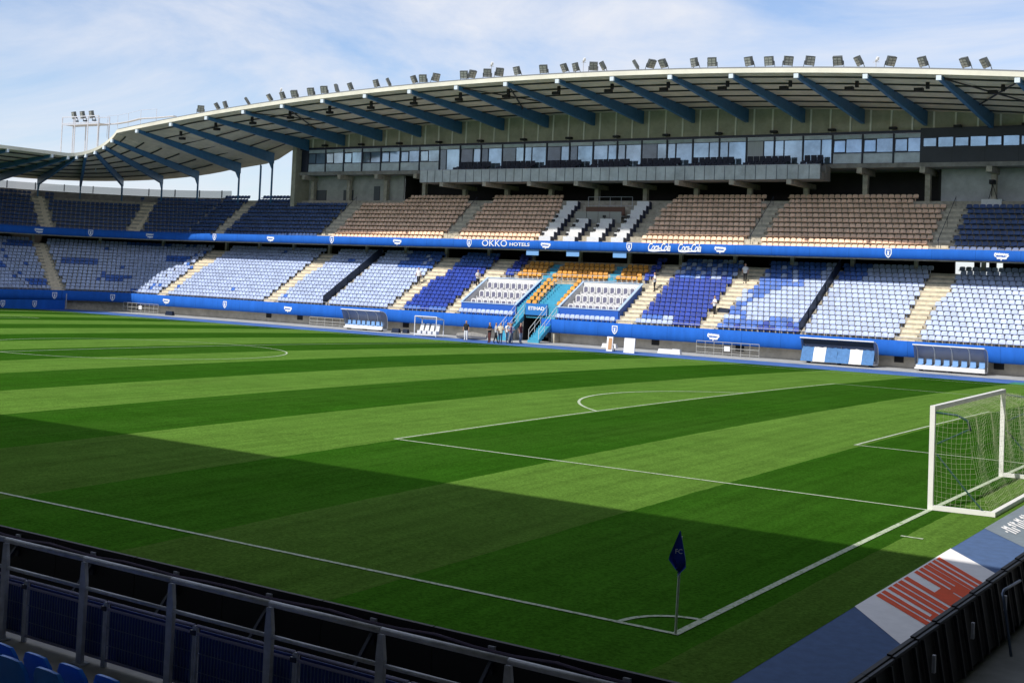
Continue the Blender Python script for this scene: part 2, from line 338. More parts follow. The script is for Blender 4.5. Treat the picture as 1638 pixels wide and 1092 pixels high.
# ------------------------------------------------------------------ grandstand geometry: a path u with offset d behind the front banner
LY, LD, LR, LZ, LN = 79.6, .61, .360, 1.90, 16      # lower tier: first row y, depth, rise, first tread z, rows
UY, UD, UR, UZ = 85.35, .60, .456, 8.78             # upper tier
CC = (-105.0, 71.3)
def path(u, y):            # y given as if the stand were straight (79.3 = front banner)
    if u >= -105: return (u, y)
    r_ = y-71.3; th = (-105-u)/14.0
    if th <= math.pi/2: return (CC[0]-r_*math.sin(th), CC[1]+r_*math.cos(th))
    return (-105-r_, 71.3-(th-math.pi/2)*14.0)
def pang(u):
    if u >= -105: return 0
    return min((-105-u)/14.0, math.pi/2)
def us(u0, u1):
    n = max(1, int(abs(u1-u0)/1.6)) if min(u0, u1) < -105 else max(1, int(abs(u1-u0)/20)); return [u0+(u1-u0)*i/n for i in range(n+1)]
def ext(mb, u0, u1, prof, mi=0):     # extrude an open (y,z) profile along the path
    U = us(u0, u1)
    mb.grid([[(*path(u, y), z) for u in U] for y, z in prof], mi, flip=False); return mb
def steps(mb, u0, u1, k0, k1, Y0, D, Rz, Z0):
    prof = []
    for k in range(k0, k1):
        prof += [(Y0+k*D, Z0+(k-1)*Rz if k > k0 else Z0+k*Rz-.6), (Y0+k*D, Z0+k*Rz)]
    prof.append((Y0+k1*D, Z0+(k1-1)*Rz)); return ext(mb, u0, u1, prof)
def stair(mb, x0, x1, k0, k1, Y0, D, Rz, Z0):        # two treads per row, slightly proud of the terrace
    for k in range(k0, k1):
        z = Z0+(k-1)*Rz
        mb.box(x0, x1, Y0+k*D-.30, Y0+k*D+.0, z-.02, z+Rz/2)
        mb.box(x0, x1, Y0+k*D+.004, Y0+k*D+D-.304, z+Rz*.6, z+Rz+.008)
    return mb
def zt(X): return 22.63-.001115*(X+52.5)**2          # roof edge height along the main stand
BAY = 5.304; BX = [-48.76+BAY*k for k in range(-11, 12)]
XR = 11.0
ms = thing('main_stand', 'long two tier grandstand with curved roof, blue banners and glazed boxes', 'grandstand', (-45, 80, 0))
es = thing('corner_stand', 'shaded two tier corner stand with sloping roof beyond the far goal line', 'grandstand', (-113, 75, 0))
MO = (-45, 80, 0); EO = (-113, 75, 0)
# tiers
VX0, VX1 = -61.75, -44.95
t = MB(); steps(t, -105, VX0, 0, LN, LY, LD, LR, LZ); steps(t, VX0, -55.2, 0, 1, LY, LD, LR, LZ); steps(t, -51.0, VX1, 0, 1, LY, LD, LR, LZ); steps(t, VX0, VX1, 9, LN, LY, LD, LR, LZ); steps(t, VX1, XR, 0, LN, LY, LD, LR, LZ)
t.build('lower_tier', CONC, ms, MO)
t = MB(); steps(t, -105, XR, 0, 11, UY, UD, UR, UZ); ext(t, -105, XR, [(UY+11*UD, UZ+10*UR), (93.8, UZ+10*UR)]); t.build('upper_tier', CONC, ms, MO)
t = MB(); steps(t, -170, -105, 0, LN, LY, LD, LR, LZ); t.build('lower_tier', CONC, es, EO)
t = MB(); steps(t, -170, -105, 0, 10, UY, UD, UR, UZ); ext(t, -170, -105, [(UY+10*UD, UZ+9*UR), (93.0, UZ+9*UR)]); t.build('upper_tier', CONC, es, EO)
# concourse floor, soffit of the upper tier, back walls
for st, O, a, b in ((ms, MO, -105, XR), (es, EO, -170, -105)):
    t = MB(); ext(t, a, b, [(LY+LN*LD, LZ+(LN-1)*LR-.3), (LY+LN*LD, LZ+(LN-1)*LR-.1), (94.0, LZ+(LN-1)*LR-.1)]); t.build('concourse_floor', CONC_D, st, O)
    t = MB(); ext(t, a, b, [(UY-.02, 8.32), (93.5, 8.9)]); t.build('tier_soffit', CONC_D, st, O)
gx = [onY(p, 430, 93.5).x for p in (1527, 1558, 1567, 1582, 1593, 1604)]
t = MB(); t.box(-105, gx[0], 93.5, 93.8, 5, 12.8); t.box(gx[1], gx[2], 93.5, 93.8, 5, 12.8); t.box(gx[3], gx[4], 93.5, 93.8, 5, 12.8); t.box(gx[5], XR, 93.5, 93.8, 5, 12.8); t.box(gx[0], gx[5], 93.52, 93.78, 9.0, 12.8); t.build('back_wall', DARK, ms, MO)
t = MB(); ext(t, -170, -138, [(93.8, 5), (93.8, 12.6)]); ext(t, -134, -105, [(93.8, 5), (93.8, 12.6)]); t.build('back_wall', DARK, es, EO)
# front wall under the lower banner
t = MB(); t.box(-105, -55.3, 80.35, 80.6, -.3, 1.7); t.box(-51.0, XR, 80.35, 80.6, -.3, 1.7); t.build('front_wall', mat('front_wall_concrete', (.62, .57, .48), .9, nscale=.9, namt=.3), ms, MO)
t = MB(); ext(t, -170, -105, [(80.4, -.3), (80.4, 1.7)]); t.build('front_wall', CONC, es, EO)
for px in (1185, 1440, 1600, 650, 480, 430, 880, 1050):      # dark vents and cabinets in the front wall
    p = onY(px, 500, 80.3); MB().box(p.x-.35, p.x+.35, 80.28, 80.34, .35, .95).build('vent', BLACK, ms, MO)
# banners
def banner(st, O, u0, u1, y, z0, z1, bulge, name):
    t = MB(); ext(t, u0, u1, [(y+.10, z0), (y-.02, z0+.06), (y-bulge, z0+(z1-z0)*.45), (y-.02, z1-.06), (y+.08, z1), (y+.22, z1-.03)]); return t.build(name, BANNER, st, O, True)
lbl = banner(ms, MO, -105, -54.95, 79.3, .84, 2.03, .05, 'lower_banner'); banner(ms, MO, -51.95, XR, 79.3, .84, 2.03, .05, 'lower_banner'); ubl = banner(ms, MO, -105, XR, 85.0, 8.3, 9.13, .04, 'upper_banner')
banner(es, EO, -170, -105, 79.3, .95, 2.05, .05, 'lower_banner'); eub = banner(es, EO, -170, -105, 85.0, 8.3, 9.16, .04, 'upper_banner')
# logos and lettering on the banners
LOGO = mat('logo_white', (.82, .84, .86), .5)
def crest_mesh():
    m = MB(); P = [(-.27, .36), (.27, .36), (.27, -.05), (.15, -.27), (0, -.38), (-.15, -.27), (-.27, -.05)]
    m.prism(P, -.012, 0); m.prism([(x*.72, z*.74+.01) for x, z in P], -.020, -.013, 1)
    m.prism([(-.12, .17), (.12, .17), (.05, .02), (.1, -.1), (0, -.19), (-.1, -.1), (-.05, .02)], -.028, -.021, 0)
    return m.mesh('crest', [LOGO, BANNER])
def sponsor_mesh():
    m = MB()
    def stroke(pts, w):
        for i in range(len(pts)-1):
            (x0, z0), (x1, z1) = pts[i], pts[i+1]; d = math.hypot(x1-x0, z1-z0) or 1; nx, nz = -(z1-z0)/d*w, (x1-x0)/d*w
            m.prism([(x0-nx, z0-nz), (x1-nx, z1-nz), (x1+nx, z1+nz), (x0+nx, z0+nz)], -.012-.0007*(i % 5), 0)
    stroke([(-.46+.92*i/26, .13+.10*math.sin(i*1.75)-.05*i/26) for i in range(27)], .038)
    stroke([(-.36+.72*i/20, -.16+.09*math.sin(i*1.9+1)-.03*i/20) for i in range(21)], .038)
    stroke([(-.46, .20), (-.52, .05), (-.42, -.08)], .05); stroke([(.30, -.12), (.44, -.05), (.50, .06)], .05); stroke([(-.05, -.22), (-.02, -.36)], .04)
    return m.mesh('sponsor_logo', LOGO)
CREST, SPON = crest_mesh(), sponsor_mesh()
def on_banner(me, px, up=True, name='crest'):
    y = 84.95 if up else 79.24; z = 8.72 if up else 1.45
    p = onY(px, 380 if up else 520, y)
    u = p.x
    if p.x < -105:      # search along the curved banner for the same picture column
        best = min(range(0, 400), key=lambda i: abs(project(*path(-105-i*.08, y), z)[0]-px)); u = -105-best*.08
    x, yy = path(u, y); O = MO if u >= -105 else EO
    return put(name, me, ms if u >= -105 else es, (x-O[0], yy-O[1], z), pang(u))
def project(x, y, z):
    d = Vector((x, y, z))-Vector(CAM); dz = d.dot(f_); return CX+FPX*d.dot(RT)/dz, CY-FPX*d.dot(UP)/dz
for px in (531, 751, 1007, 1421.6, 145, 343): on_banner(CREST, px)
for px in (433, 636, 873.6, 1153, 1603, 63, 240): on_banner(SPON, px, name='sponsor_logo')
for px in (358, 983.5, 180, 87): on_banner(CREST, px, False)
for px in (264, 459.5, 1142): on_banner(SPON, px, False, 'sponsor_logo')
def band_text(body, pxa, pxb, size, m, y=84.93, z=8.72, shear=0, bold=0, space=1, nm='lettering', st=ms, O=MO):
    a = onY(pxa, 390, y).x; b = onY(pxb, 390, y).x
    me = text_mesh(body, size, m, shear, bold, space)
    wd = max(v.co.x for v in me.vertices)-min(v.co.x for v in me.vertices)
    o = put(nm, me, st, ((a+b)/2-O[0], y-O[1], z)); o.rotation_euler = (R(90), 0, 0); o.scale = ((b-a)/wd, 1, 1); return o
band_text('OKKO', 771, 811, .86, LOGO, z=8.74); band_text('HOTELS', 815, 847, .45, LOGO, z=8.70, bold=.008)
for a, b in ((1036, 1072), (1084, 1121)):
    band_text('Coca-Cola', a, b, .98, LOGO, z=8.74, shear=.38, bold=.016, space=.9)
    pa = onY(a, 390, 84.92); pb = onY(b, 390, 84.92)
    m = MB(); n = 14
    for i in range(n):
        x0 = pa.x+.1+(pb.x-pa.x)*.75*i/n; x1 = pa.x+.1+(pb.x-pa.x)*.75*(i+1)/n; z0 = 8.44-.03*math.sin(6.3*i/n); z1 = 8.44-.03*math.sin(6.3*(i+1)/n); w0 = .03+.03*math.sin(math.pi*i/n); w1 = .03+.03*math.sin(math.pi*(i+1)/n)
        m.face([(x0, 84.915, z0-w0), (x1, 84.915, z1-w1), (x1, 84.915, z1+w1), (x0, 84.915, z0+w0)])
    m.build('lettering', LOGO, ms, MO)
# thin handrails above both banners
for st, O, u0, u1 in ((ms, MO, -105, -55.2), (ms, MO, -51.3, XR), (es, EO, -170, -105)):
    t = MB(); t.tube([(*path(u, 79.5), 2.32) for u in us(u0, u1)], .018, 5); t.build('handrail', GALV, st, O)
pm = MB().tube([(0, 0, 0), (0, 0, .55)], .016, 5).mesh('rail_post', GALV)
for i in range(60):
    X = -104+i*1.9
    if not -55.3 < X < -51.2 and X < 4: put('rail_post', pm, ms, (X-MO[0], 79.5-MO[1], 1.78))

# aisles (stairs): lower tier then upper tier
LA = [(-102.5, -101.2, -103.4, -100.9), (-86.27, -84.9, -86.3, -84.3), (-69.68, -68.4, -69.7, -67.6), (-62.9, -61.85, -62.9, -61.0), (-44.6, -43.2, -44.6, -43.2), (-36.95, -35.7, -36.95, -34.9), (-20.78, -19.47, -20.8, -18.8), (-3.5, -2.2, -3.5, -1.6)]
for a, b, c, d in LA:
    s_ = MB(); stair(s_, a, b, 1, 9, LY, LD, LR, LZ); s_.build('stair', STEP, ms, MO); s_ = MB(); stair(s_, c, d, 9, LN, LY, LD, LR, LZ); s_.build('stair', STEP, ms, MO)
LDIV = [-77.9, -28.35]
UA = [(-100.5, -99.1), (-84.4, -82.8), (-68.1, -66.8), (-35.9, -34.8), (-20.25, -18.9), (-4, -2.8)]
for a, b in UA:
    s_ = MB(); stair(s_, a, b, 1, 10, UY, UD, UR, UZ); s_.build('stair', mat('stair_upper', (.62, .56, .45), .9, nscale=3, namt=.25), ms, MO)
for a, b in UA[1:5]:
    xm = (a+b)/2; MB().tube([(xm, UY+.3, UZ+1.0), (xm, UY+9*UD, UZ+9*UR+.75)], .025, 6).build('handrail', FRAME, ms, MO)
    for k in (1, 5, 9): MB().tube([(xm, UY+k*UD, UZ+k*UR), (xm, UY+k*UD, UZ+k*UR+.85)], .02, 6).build('rail_post', FRAME, ms, MO)
for k, u in enumerate((-112.0, -121.5, -134)):            # corner stand aisles follow the curve
    for (Y0, D, Rz, Z0, n) in ((LY, LD, LR, LZ, LN), (UY, UD, UR, UZ, 10)):
        if k == 0 and n == LN: continue
        s_ = MB()
        for j in range(1, n):
            for sub in (0, 1):
                ya = Y0+j*D-.30*(1-sub); yb = ya+.3; z = Z0+(j-1)*Rz+(Rz/2 if sub == 0 else Rz+.008)
                w = .75*14/(ya-71.3)
                q = [(*path(u-w, ya), 0), (*path(u+w, ya), 0), (*path(u+w, yb), 0), (*path(u-w, yb), 0)]
                s_.hexa([(p[0], p[1], z-.3) for p in q]+[(p[0], p[1], z) for p in q])
        s_.build('stair', STEP, es, EO)
# dark dividing fences running up the lower tier
for X in LDIV:
    fe = thing('dividing_fence', 'dark navy dividing fence climbing the lower tier' + (' among pale seats left of the small dugout' if X < -50 else ' behind the blue and white covered dugout'), 'fence', (X, 79.6, 1.8))
    O = fe.location
    for k in range(0, 15, 3):
        y0 = LY+k*LD; y1 = y0+3*LD-.05; z0 = LZ+k*LR+.1; z1 = LZ+(k+3)*LR+.1-.05
        MB().hexa([(X-.03, y0, z0), (X+.03, y0, z0), (X+.03, y1, z1), (X-.03, y1, z1), (X-.03, y0, z0+.95), (X+.03, y0, z0+.95), (X+.03, y1, z1+.95), (X-.03, y1, z1+.95)]).build('panel', mat('fence_navy', (.012, .022, .045), .5), fe, O)
        MB().tube([(X+.06, y0, z0-.15), (X+.06, y0, z0+1.05)], .03, 6).build('post', FRAME, fe, O)
# concourse columns
cm = MB().box(-.16, .16, -.16, .16, 6.7, 8.75).mesh('column', CONC)
for x in BX:
    if x > -104: put('column', cm, ms, (x-MO[0], 88.9+.5-MO[1], 0))
for u in (-110, -116, -122, -128, -134, -140):
    x, y = path(u, 89.4); put('column', cm, es, (x-EO[0], y-EO[1], 0), pang(u))

# ------------------------------------------------------------------ facade: glazed boxes, terrace, walls, roof
FY = 91.0; GB, GT = 16.53, 19.05; PXS = BAY/2
XL, XT0, XT1, XD = -92.3, -73.0, -30.2, -22.6
t = MB(); t.box(XL, XR, FY-.25, 96, 16.15, GB-.02); t.build('box_floor', CONC_D, ms, MO)
mx_ = [-48.76-PXS*16.4+0]   # mullion grid
grid = sorted([-48.76+PXS*k for k in range(-16, 23)])
mm = MB().box(-.06, .06, FY-.10, FY+.05, GB, GT).mesh('mullion', FRAME); 
MB().box(XL, XD, FY-.16, FY+.06, GT, GT+.22).build('facade_head', FRAME, ms, MO)
MB().box(XL, XD, FY-.12, FY+.06, GB-.16, GB).build('facade_sill', FRAME, ms, MO)
MB().box(XL, XD, FY+.10, FY+.14, GB, GT).build('facade_backing', FRAME, ms, MO)
for i, x in enumerate(grid):
    if x > XD+.1 or x < XL: continue
    put('mullion', mm, ms, (x-MO[0], -MO[1], 0))
    x1 = min(x+PXS, XD); 
    if x >= XD-.2: continue
    terr = XT0-.3 < x < XT1-.3
    w_ = x1-x; tilt = RNG.uniform(-.05, .05); GL = [GLASS, GLASS, GLASS_D, GLASS_B][int(RNG.integers(4))]
    def pane(a, b, z0, z1, m, y=FY, fr=False):
        dy = RNG.uniform(-.006, .006)
        p = MB().hexa([(a, y+dy, z0), (b, y-dy, z0), (b, y-dy+.02, z0), (a, y+dy+.02, z0), (a, y+dy+tilt, z1), (b, y-dy+tilt, z1), (b, y-dy+.02+tilt, z1), (a, y+dy+.02+tilt, z1)]).build('window', m, ms, MO)
        if fr:
            q = MB(); e = .05
            q.box(a-e, b+e, y-.07, y-.015, z1, z1+e*1.6); q.box(a-e, b+e, y-.07, y-.015, z0-e*1.6, z0); q.box(a-e, a+.02, y-.071, y-.016, z0, z1); q.box(b-.02, b+e, y-.071, y-.016, z0, z1)
            q.build('frame', FRAME, p, MO)
    if terr:
        hh = GT-.38
        pane(x+.08, x1-.08, hh+.05, GT-.02, GLASS_P)
        dk = x+PXS*(.34 if i % 2 else .62)
        pane(x+.08, dk-.05, GB+.03, hh, GL); pane(dk+.05, x1-.08, GB+.03, hh, GLASS)
        MB().box(dk-.045, dk+.045, FY-.06, FY+.02, GB, hh+.04).build('mullion', FRAME, ms, MO); MB().box(x+.06, x1-.06, FY-.061, FY+.021, hh, hh+.045).build('transom', FRAME, ms, MO)
    else:
        zb = GB+.92
        pane(x+.08, x1-.08, GB+.03, zb-.03, GLASS_P); MB().box(x+.06, x1-.06, FY-.06, FY+.02, zb-.03, zb+.03).build('transom', FRAME, ms, MO)
        mid = x+PXS*.46
        pane(x+.12, mid-.06, zb+.10, GT-.5, GLASS, fr=True); pane(mid+.02, x1-.08, zb+.05, GT-.42, GLASS); pane(x+.08, x1-.08, GT-.38, GT-.03, GLASS_P)
# dark slate block on the right with a ribbon of windows
sb = MB().box(XD, XR, FY-.22, FY-.02, GB-.2, GB+1.28); sb.box(XD, XR, FY-.22, FY-.02, GB+2.1, GT+.35); sb.build('slate_cladding', SLATE, ms, MO)
MB().box(XD, XR, FY-.02, FY+.05, GB+1.2, GB+2.2).build('facade_backing', FRAME, ms, MO)
x = XD+.2; j = 0
while x < XR-2:
    wd = 1.22 if j % 2 == 0 else 1.30
    p = MB().box(x, x+wd-.12, FY-.10, FY-.06, GB+1.30, GB+2.08).build('window', GLASS, ms, MO)
    if j % 2 == 0:
        q = MB(); q.box(x-.05, x+wd-.07, FY-.18, FY-.11, GB+2.03, GB+2.11); q.box(x-.05, x+wd-.07, FY-.18, FY-.11, GB+1.27, GB+1.35); q.box(x-.05, x+.03, FY-.181, FY-.111, GB+1.35, GB+2.03); q.box(x+wd-.15, x+wd-.07, FY-.181, FY-.111, GB+1.35, GB+2.03); q.build('frame', FRAME, p, MO)
    x += wd+.03; j += 1
for k in range(8):
    X = XD+2.6*k; MB().box(X-.012, X+.012, FY-.226, FY-.2, GB-.2, GB+1.28).build('panel_joint', BLACK, ms, MO)
# beige wall panels between glass and roof, with raised ribs
def roof_drop(X):
    t_ = max(0, min(1, (-93-X)/6)); return .72+1.45*t_*t_*(3-2*t_)
def roof_u(X, Y): return zt(X)-.05-(Y-75.3)/15.7*roof_drop(X)
xs = [XL+(BAY/3)*k for k in range(0, 60)]
for a, b in zip(xs[:-1], xs[1:]):
    if a > XR-1: break
    MB().hexa([(a+.01, FY+.02, GT+.2), (b-.01, FY+.02, GT+.2), (b-.01, FY+.1, GT+.2), (a+.01, FY+.1, GT+.2), (a+.01, FY+.02, roof_u(a, FY)+.05), (b-.01, FY+.02, roof_u(b, FY)+.05), (b-.01, FY+.1, roof_u(b, FY)+.05), (a+.01, FY+.1, roof_u(a, FY)+.05)]).build('wall_panel', BEIGE, ms, MO)
    MB().box(a-.07, a+.07, FY-.07, FY+.015, GT+.22, roof_u(a, FY)).build('rib', mat('rib', (.86, .84, .74), .8), ms, MO)
for x in BX:
    if XL < x < XR: MB().box(x+BAY/2-.3, x+BAY/2+.3, FY-.5, FY-.02, GT+.32, GT+.52).build('wall_lamp', BLACK, ms, MO)
# end wall of the boxes and walls behind the upper tier
t = MB(); t.box(XL-.6, XL, 90.2, 97, 12.2, 21.1); t.build('end_wall', BEIGE, ms, MO)
t = MB(); t.box(XL, -78.5, 92.6, 92.8, 12.5, 16.2); t.build('rear_wall', mat('rear_grey', (.42, .42, .39), .9, nscale=1), ms, MO)
MB().box(XD+1.2, XR, 93.0, 93.2, 12.5, 16.2).build('rear_wall', mat('rear_light', (.52, .53, .53), .9, nscale=1), ms, MO)
MB().box(-78.4, XD+1.0, 95.4, 95.6, 12.5, 16.2).build('rear_wall', DARK, ms, MO)
MB().box(-78.5, -78.4, 92.81, 95.6, 12.5, 16.2).build('rear_wall', DARK, ms, MO); MB().box(XD+1.0, XD+1.19, 93.0, 95.6, 12.5, 16.2).build('rear_wall', DARK, ms, MO)
for a, b, z in ((-91, -89.6, 14.6), (-87, -85.6, 14.6), (-82.6, -81.8, 15)): MB().box(a, b, 92.5, 92.59, 12.6, z).build('door', mat('door_dark', (.08, .09, .1), .6), ms, MO)
MB().box(XL, XR, 93.8, 96, 12.9, 13.2).build('rear_landing', CONC_D, ms, MO)
# terrace
t = MB(); t.box(XT0, XT1, 88.25, FY-.26, 14.98, 15.2); t.build('terrace_floor', CONC_D, ms, MO)
n = 44; wt = (XT1-XT0)/n
pmh = MB().box(.012, wt-.012, -.02, .02, 15.02, 16.22).mesh('parapet_panel', PARAP); rp_ = MB().box(-.015, .015, -.05, -.022, 15.0, 16.3).mesh('parapet_post', FRAME)
for k in range(n):
    put('parapet_panel', pmh, ms, (XT0+k*wt-MO[0], 88.22-MO[1], 0)); put('parapet_post', rp_, ms, (XT0+k*wt-MO[0], 88.22-MO[1], 0))
MB().box(XT0, XT1, 88.17, 88.28, 16.23, 16.28).build('parapet_rail', GALV, ms, MO)
MB().box(XT0, XT1, 89.6, 90.7, 15.61, 16.25).build('terrace_step', CONC_D, ms, MO); MB().box(XT0, XT1, 88.5, 90.7, 15.2, 15.6).build('terrace_step', CONC_D, ms, MO)
for x in BX:
    if XL < x < XR:
        tr = XT0 < x < XT1
        MB().box(x-.22, x+.22, 87.9 if tr else 90.3, 94, 14.55 if tr else 15.65, 14.96 if tr else 16.13).build('beam', CONC, ms, MO)
        MB().box(x-.21, x+.21, 91.95, 92.4, 12.6, 14.54 if tr else 15.64).build('column', CONC, ms, MO)
# terrace chairs, dividing rails
ch = MB(); ch.box(-.24, .24, -.22, .22, .40, .50); ch.box(-.25, .25, .17, .26, .42, 1.0); 
for a in (-.2, .2):
    for b in (-.18, .2): ch.box(a-.02, a+.02, b-.02, b+.02, 0, .4)
chm = ch.mesh('terrace_chair', mat('chair_navy', (.012, .016, .04), .6))
for i, x in enumerate(BX):
    if not (XT0-2 < x < XT1-1): continue
    for j in range(7):
        for row in (0, 1):
            X = x+.75+j*.58
            if X > XT1-.6 or X < XT0+.4: continue
            o = put('terrace_chair', chm, None, (X, 88.95+row*1.0, 15.6 if row == 0 else 16.25)); tag(o, 'dark navy chair on the glazed terrace below the box windows', 'chair', 'chairs along the box terrace')
# roof
rf = MB(); nx = 60
X0, X1 = -105, XR
rows_b, rows_t = [], []
for y, th in ((75.3, .30), (80, .3), (86, .3), (92.6, .3)):
    rows_b.append([(X0+(X1-X0)*i/nx, y, roof_u(X0+(X1-X0)*i/nx, y)) for i in range(nx+1)])
    rows_t.append([(X0+(X1-X0)*i/nx, y, roof_u(X0+(X1-X0)*i/nx, y)+th) for i in range(nx+1)])
DECKM = DECK
rf.grid(rows_b, flip=True); rf.grid(rows_t); rf.grid([rows_b[-1], rows_t[-1]]); rf.grid([rows_t[0], rows_b[0]])
deck = rf.build('roof_deck', DECK, ms, MO)
fa = MB()
for i in range(nx):
    a = X0+(X1-X0)*i/nx; b = X0+(X1-X0)*(i+1)/nx
    fa.hexa([(a, 75.10, zt(a)-.02), (b, 75.10, zt(b)-.02), (b, 75.29, zt(b)-.02), (a, 75.29, zt(a)-.02), (a, 75.10, zt(a)+.33), (b, 75.10, zt(b)+.33), (b, 75.29, zt(b)+.33), (a, 75.29, zt(a)+.33)])
fa.build('roof_fascia', mat('fascia_cream', (.70, .68, .58), .6, nscale=.5, namt=.15), deck, MO)
gu = MB()
for i in range(nx):
    a = X0+(X1-X0)*i/nx; b = X0+(X1-X0)*(i+1)/nx
    gu.hexa([(a, 75.30, zt(a)+.30), (b, 75.30, zt(b)+.30), (b, 75.6, zt(b)+.30), (a, 75.6, zt(a)+.30), (a, 75.30, zt(a)+.47), (b, 75.30, zt(b)+.47), (b, 75.6, zt(b)+.47), (a, 75.6, zt(a)+.47)])
gu.build('gutter', mat('gutter_grey', (.16, .17, .18), .5), deck, MO)
def rafter(x, Y0, Y1, zu, st, O, droot=1.22, dtip=.30):
    m = MB(); w_ = .15
    P = []
    a0, a1 = zu(Y0)-.01, zu(Y1)-.01
    m.hexa([(x-w_, Y0, a0-dtip), (x+w_, Y0, a0-dtip), (x+w_, Y1, a1-droot), (x-w_, Y1, a1-droot), (x-w_, Y0, a0), (x+w_, Y0, a0), (x+w_, Y1, a1), (x-w_, Y1, a1)])
    r_ = m.build('rafter', STEELB, st, O)
    MB().box(x-.18, x+.18, Y0-.24, Y0-.02, a0-.36, a0-.02).build('end_cap', mat('cap_white', (.60, .68, .76), .5), r_, O)
for x in BX+[BX[0]-BAY]:
    if x < -106: continue
    rafter(x, 75.35, 90.9, lambda Y: roof_u(x, Y), ms, MO)
    for j in range(6):
        Y = 76.4+j*2.62; xb = min(x+BAY-.16, XR)
        if xb-x < 1: continue
        MB().hexa([(x+.16, Y-.06, roof_u(x, Y)-.12), (xb, Y-.06, roof_u(xb, Y)-.12), (xb, Y+.06, roof_u(xb, Y)-.12), (x+.16, Y+.06, roof_u(x, Y)-.12), (x+.16, Y-.06, roof_u(x, Y)-.01), (xb, Y-.06, roof_u(xb, Y)-.01), (xb, Y+.06, roof_u(xb, Y)-.01), (x+.16, Y+.06, roof_u(x, Y)-.01)]).build('purlin', PURL, ms, MO)
    X = x+BAY*.52
    if X < XR: tag(MB().box(-.32, .32, -.22, .22, -.26, 0).build('loudspeaker', BLACK), 'black loudspeaker hung under the stand roof between blue rafters', 'loudspeaker', 'loudspeakers under the roof').location = (X, 79.2, roof_u(X, 79.2)-.25)
    X2 = x+BAY*.7
    if X2 < XR: MB().box(X2-.12, X2+.12, 78.0, 78.2, roof_u(X2, 78.1)-.5, roof_u(X2, 78.1)-.01).build('spotlight', BLACK, ms, MO)
for (a, b) in ((4, 5), (17, 18), (9, 10)):          # wind bracing
    x0, x1 = BX[a], BX[b]
    if x1 < XR: MB().bar((x0+.2, 76, roof_u(x0, 76)-.15), (x1-.2, 86, roof_u(x1, 86)-.15), .1).build('brace', PURL, ms, MO); MB().bar((x1-.2, 76, roof_u(x1, 76)-.18), (x0+.2, 86, roof_u(x0, 86)-.18), .1).build('brace', PURL, ms, MO)
# slim columns where the left end of the roof stands free of the boxes
def freecol(x, y, z0, z1, st, O, rz=0, br=1.0):
    br = min(br, .7); m = MB(); m.box(-.08, .08, -.08, .08, z0, z1)
    c = put('column', m.mesh('column', STEELB), st, (x-O[0], y-O[1], 0), rz)
    b = MB(); b.hexa([(-.08, -.1, z1-br), (.08, -.1, z1-br), (.08, .0, z1-br), (-.08, .0, z1-br), (-.08, -br*.9, z1+.1), (.08, -br*.9, z1+.1), (.08, .0, z1+.1), (-.08, .0, z1+.1)])
    put('bracket', b.mesh('bracket', STEELB), c)
for x in BX+[BX[0]-BAY]:
    if -106 < x < XL-1:
        freecol(x, 90.8, 13, roof_u(x, 90.8)-1.15, ms, MO)
        freecol(x+2.0, 92.3, 13, roof_u(x, 92)-.05, ms, MO, br=.1)
# corner and end roof
def rz_(u):
    th = max(0, min(1, (-105-u)/22.0)); s_ = 1-(1-th)**2.2
    return 19.56*(1-s_)+16.75*s_ - max(0, (-127-u))*.0
ER = 75.3
def cdrop(u): return 2.17-.75*max(0, min(1, (-105-u)/22))
U = [-105-i*1.1 for i in range(0, 62)]
rb = [[(*path(u, y), rz_(u)-.05-(y-ER)/15.7*cdrop(u)) for u in U] for y in (ER, 80, 86, 92.6)]
rt = [[(p[0], p[1], p[2]+.3) for p in r_] for r_ in rb]
m = MB(); m.grid(rb); m.grid(rt, flip=True); m.grid([rt[0], rb[0]]); m.grid([rb[-1], rt[-1]]); cdeck = m.build('roof_deck', DECK, es, EO)
m = MB(); U2 = U
r1 = [(*path(u, ER-.16), rz_(u)-.02) for u in U]; r2 = [(*path(u, ER-.16), rz_(u)+.33) for u in U]; r3 = [(*path(u, ER+.02), rz_(u)+.34) for u in U]
m.grid([r1, r2, r3], flip=True); m.build('roof_fascia', MATS['fascia_cream'], cdeck, EO)
for u in (-107.5, -111, -114.5, -118, -121.5, -125, -128.5, -134, -139.5, -145, -150):
    a = Vector((*path(u, ER+.1), rz_(u)-.06)); b = Vector((*path(u, 90.9), rz_(u)-.05-cdrop(u))); d = (b-a); d.z = 0; s_ = Vector((-d.y, d.x, 0)).normalized()*.14; dn = Vector((0, 0, 1))
    r_ = MB().hexa([a-s_-dn*.3, a+s_-dn*.3, b+s_-dn*.95, b-s_-dn*.95, a-s_, a+s_, b+s_, b-s_]).build('rafter', STEELB, es, EO)
    a2 = Vector((*path(u, ER-.12), rz_(u)-.2)); MB().box(a2.x-.17, a2.x+.17, a2.y-.1, a2.y+.1, a2.z-.18, a2.z+.16).build('end_cap', MATS['cap_white'], r_, EO)
    x, y = path(u, 90.9); freecol(x, y, 12.6, rz_(u)-cdrop(u)-.9, es, EO, pang(u))
for j in range(6):
    Y = 76.4+j*2.62; m = MB(); m.tube([(*path(u, Y), rz_(u)-.05-(Y-ER)/15.7*cdrop(u)-.09) for u in U], .08, 4); m.build('purlin', PURL, es, EO)
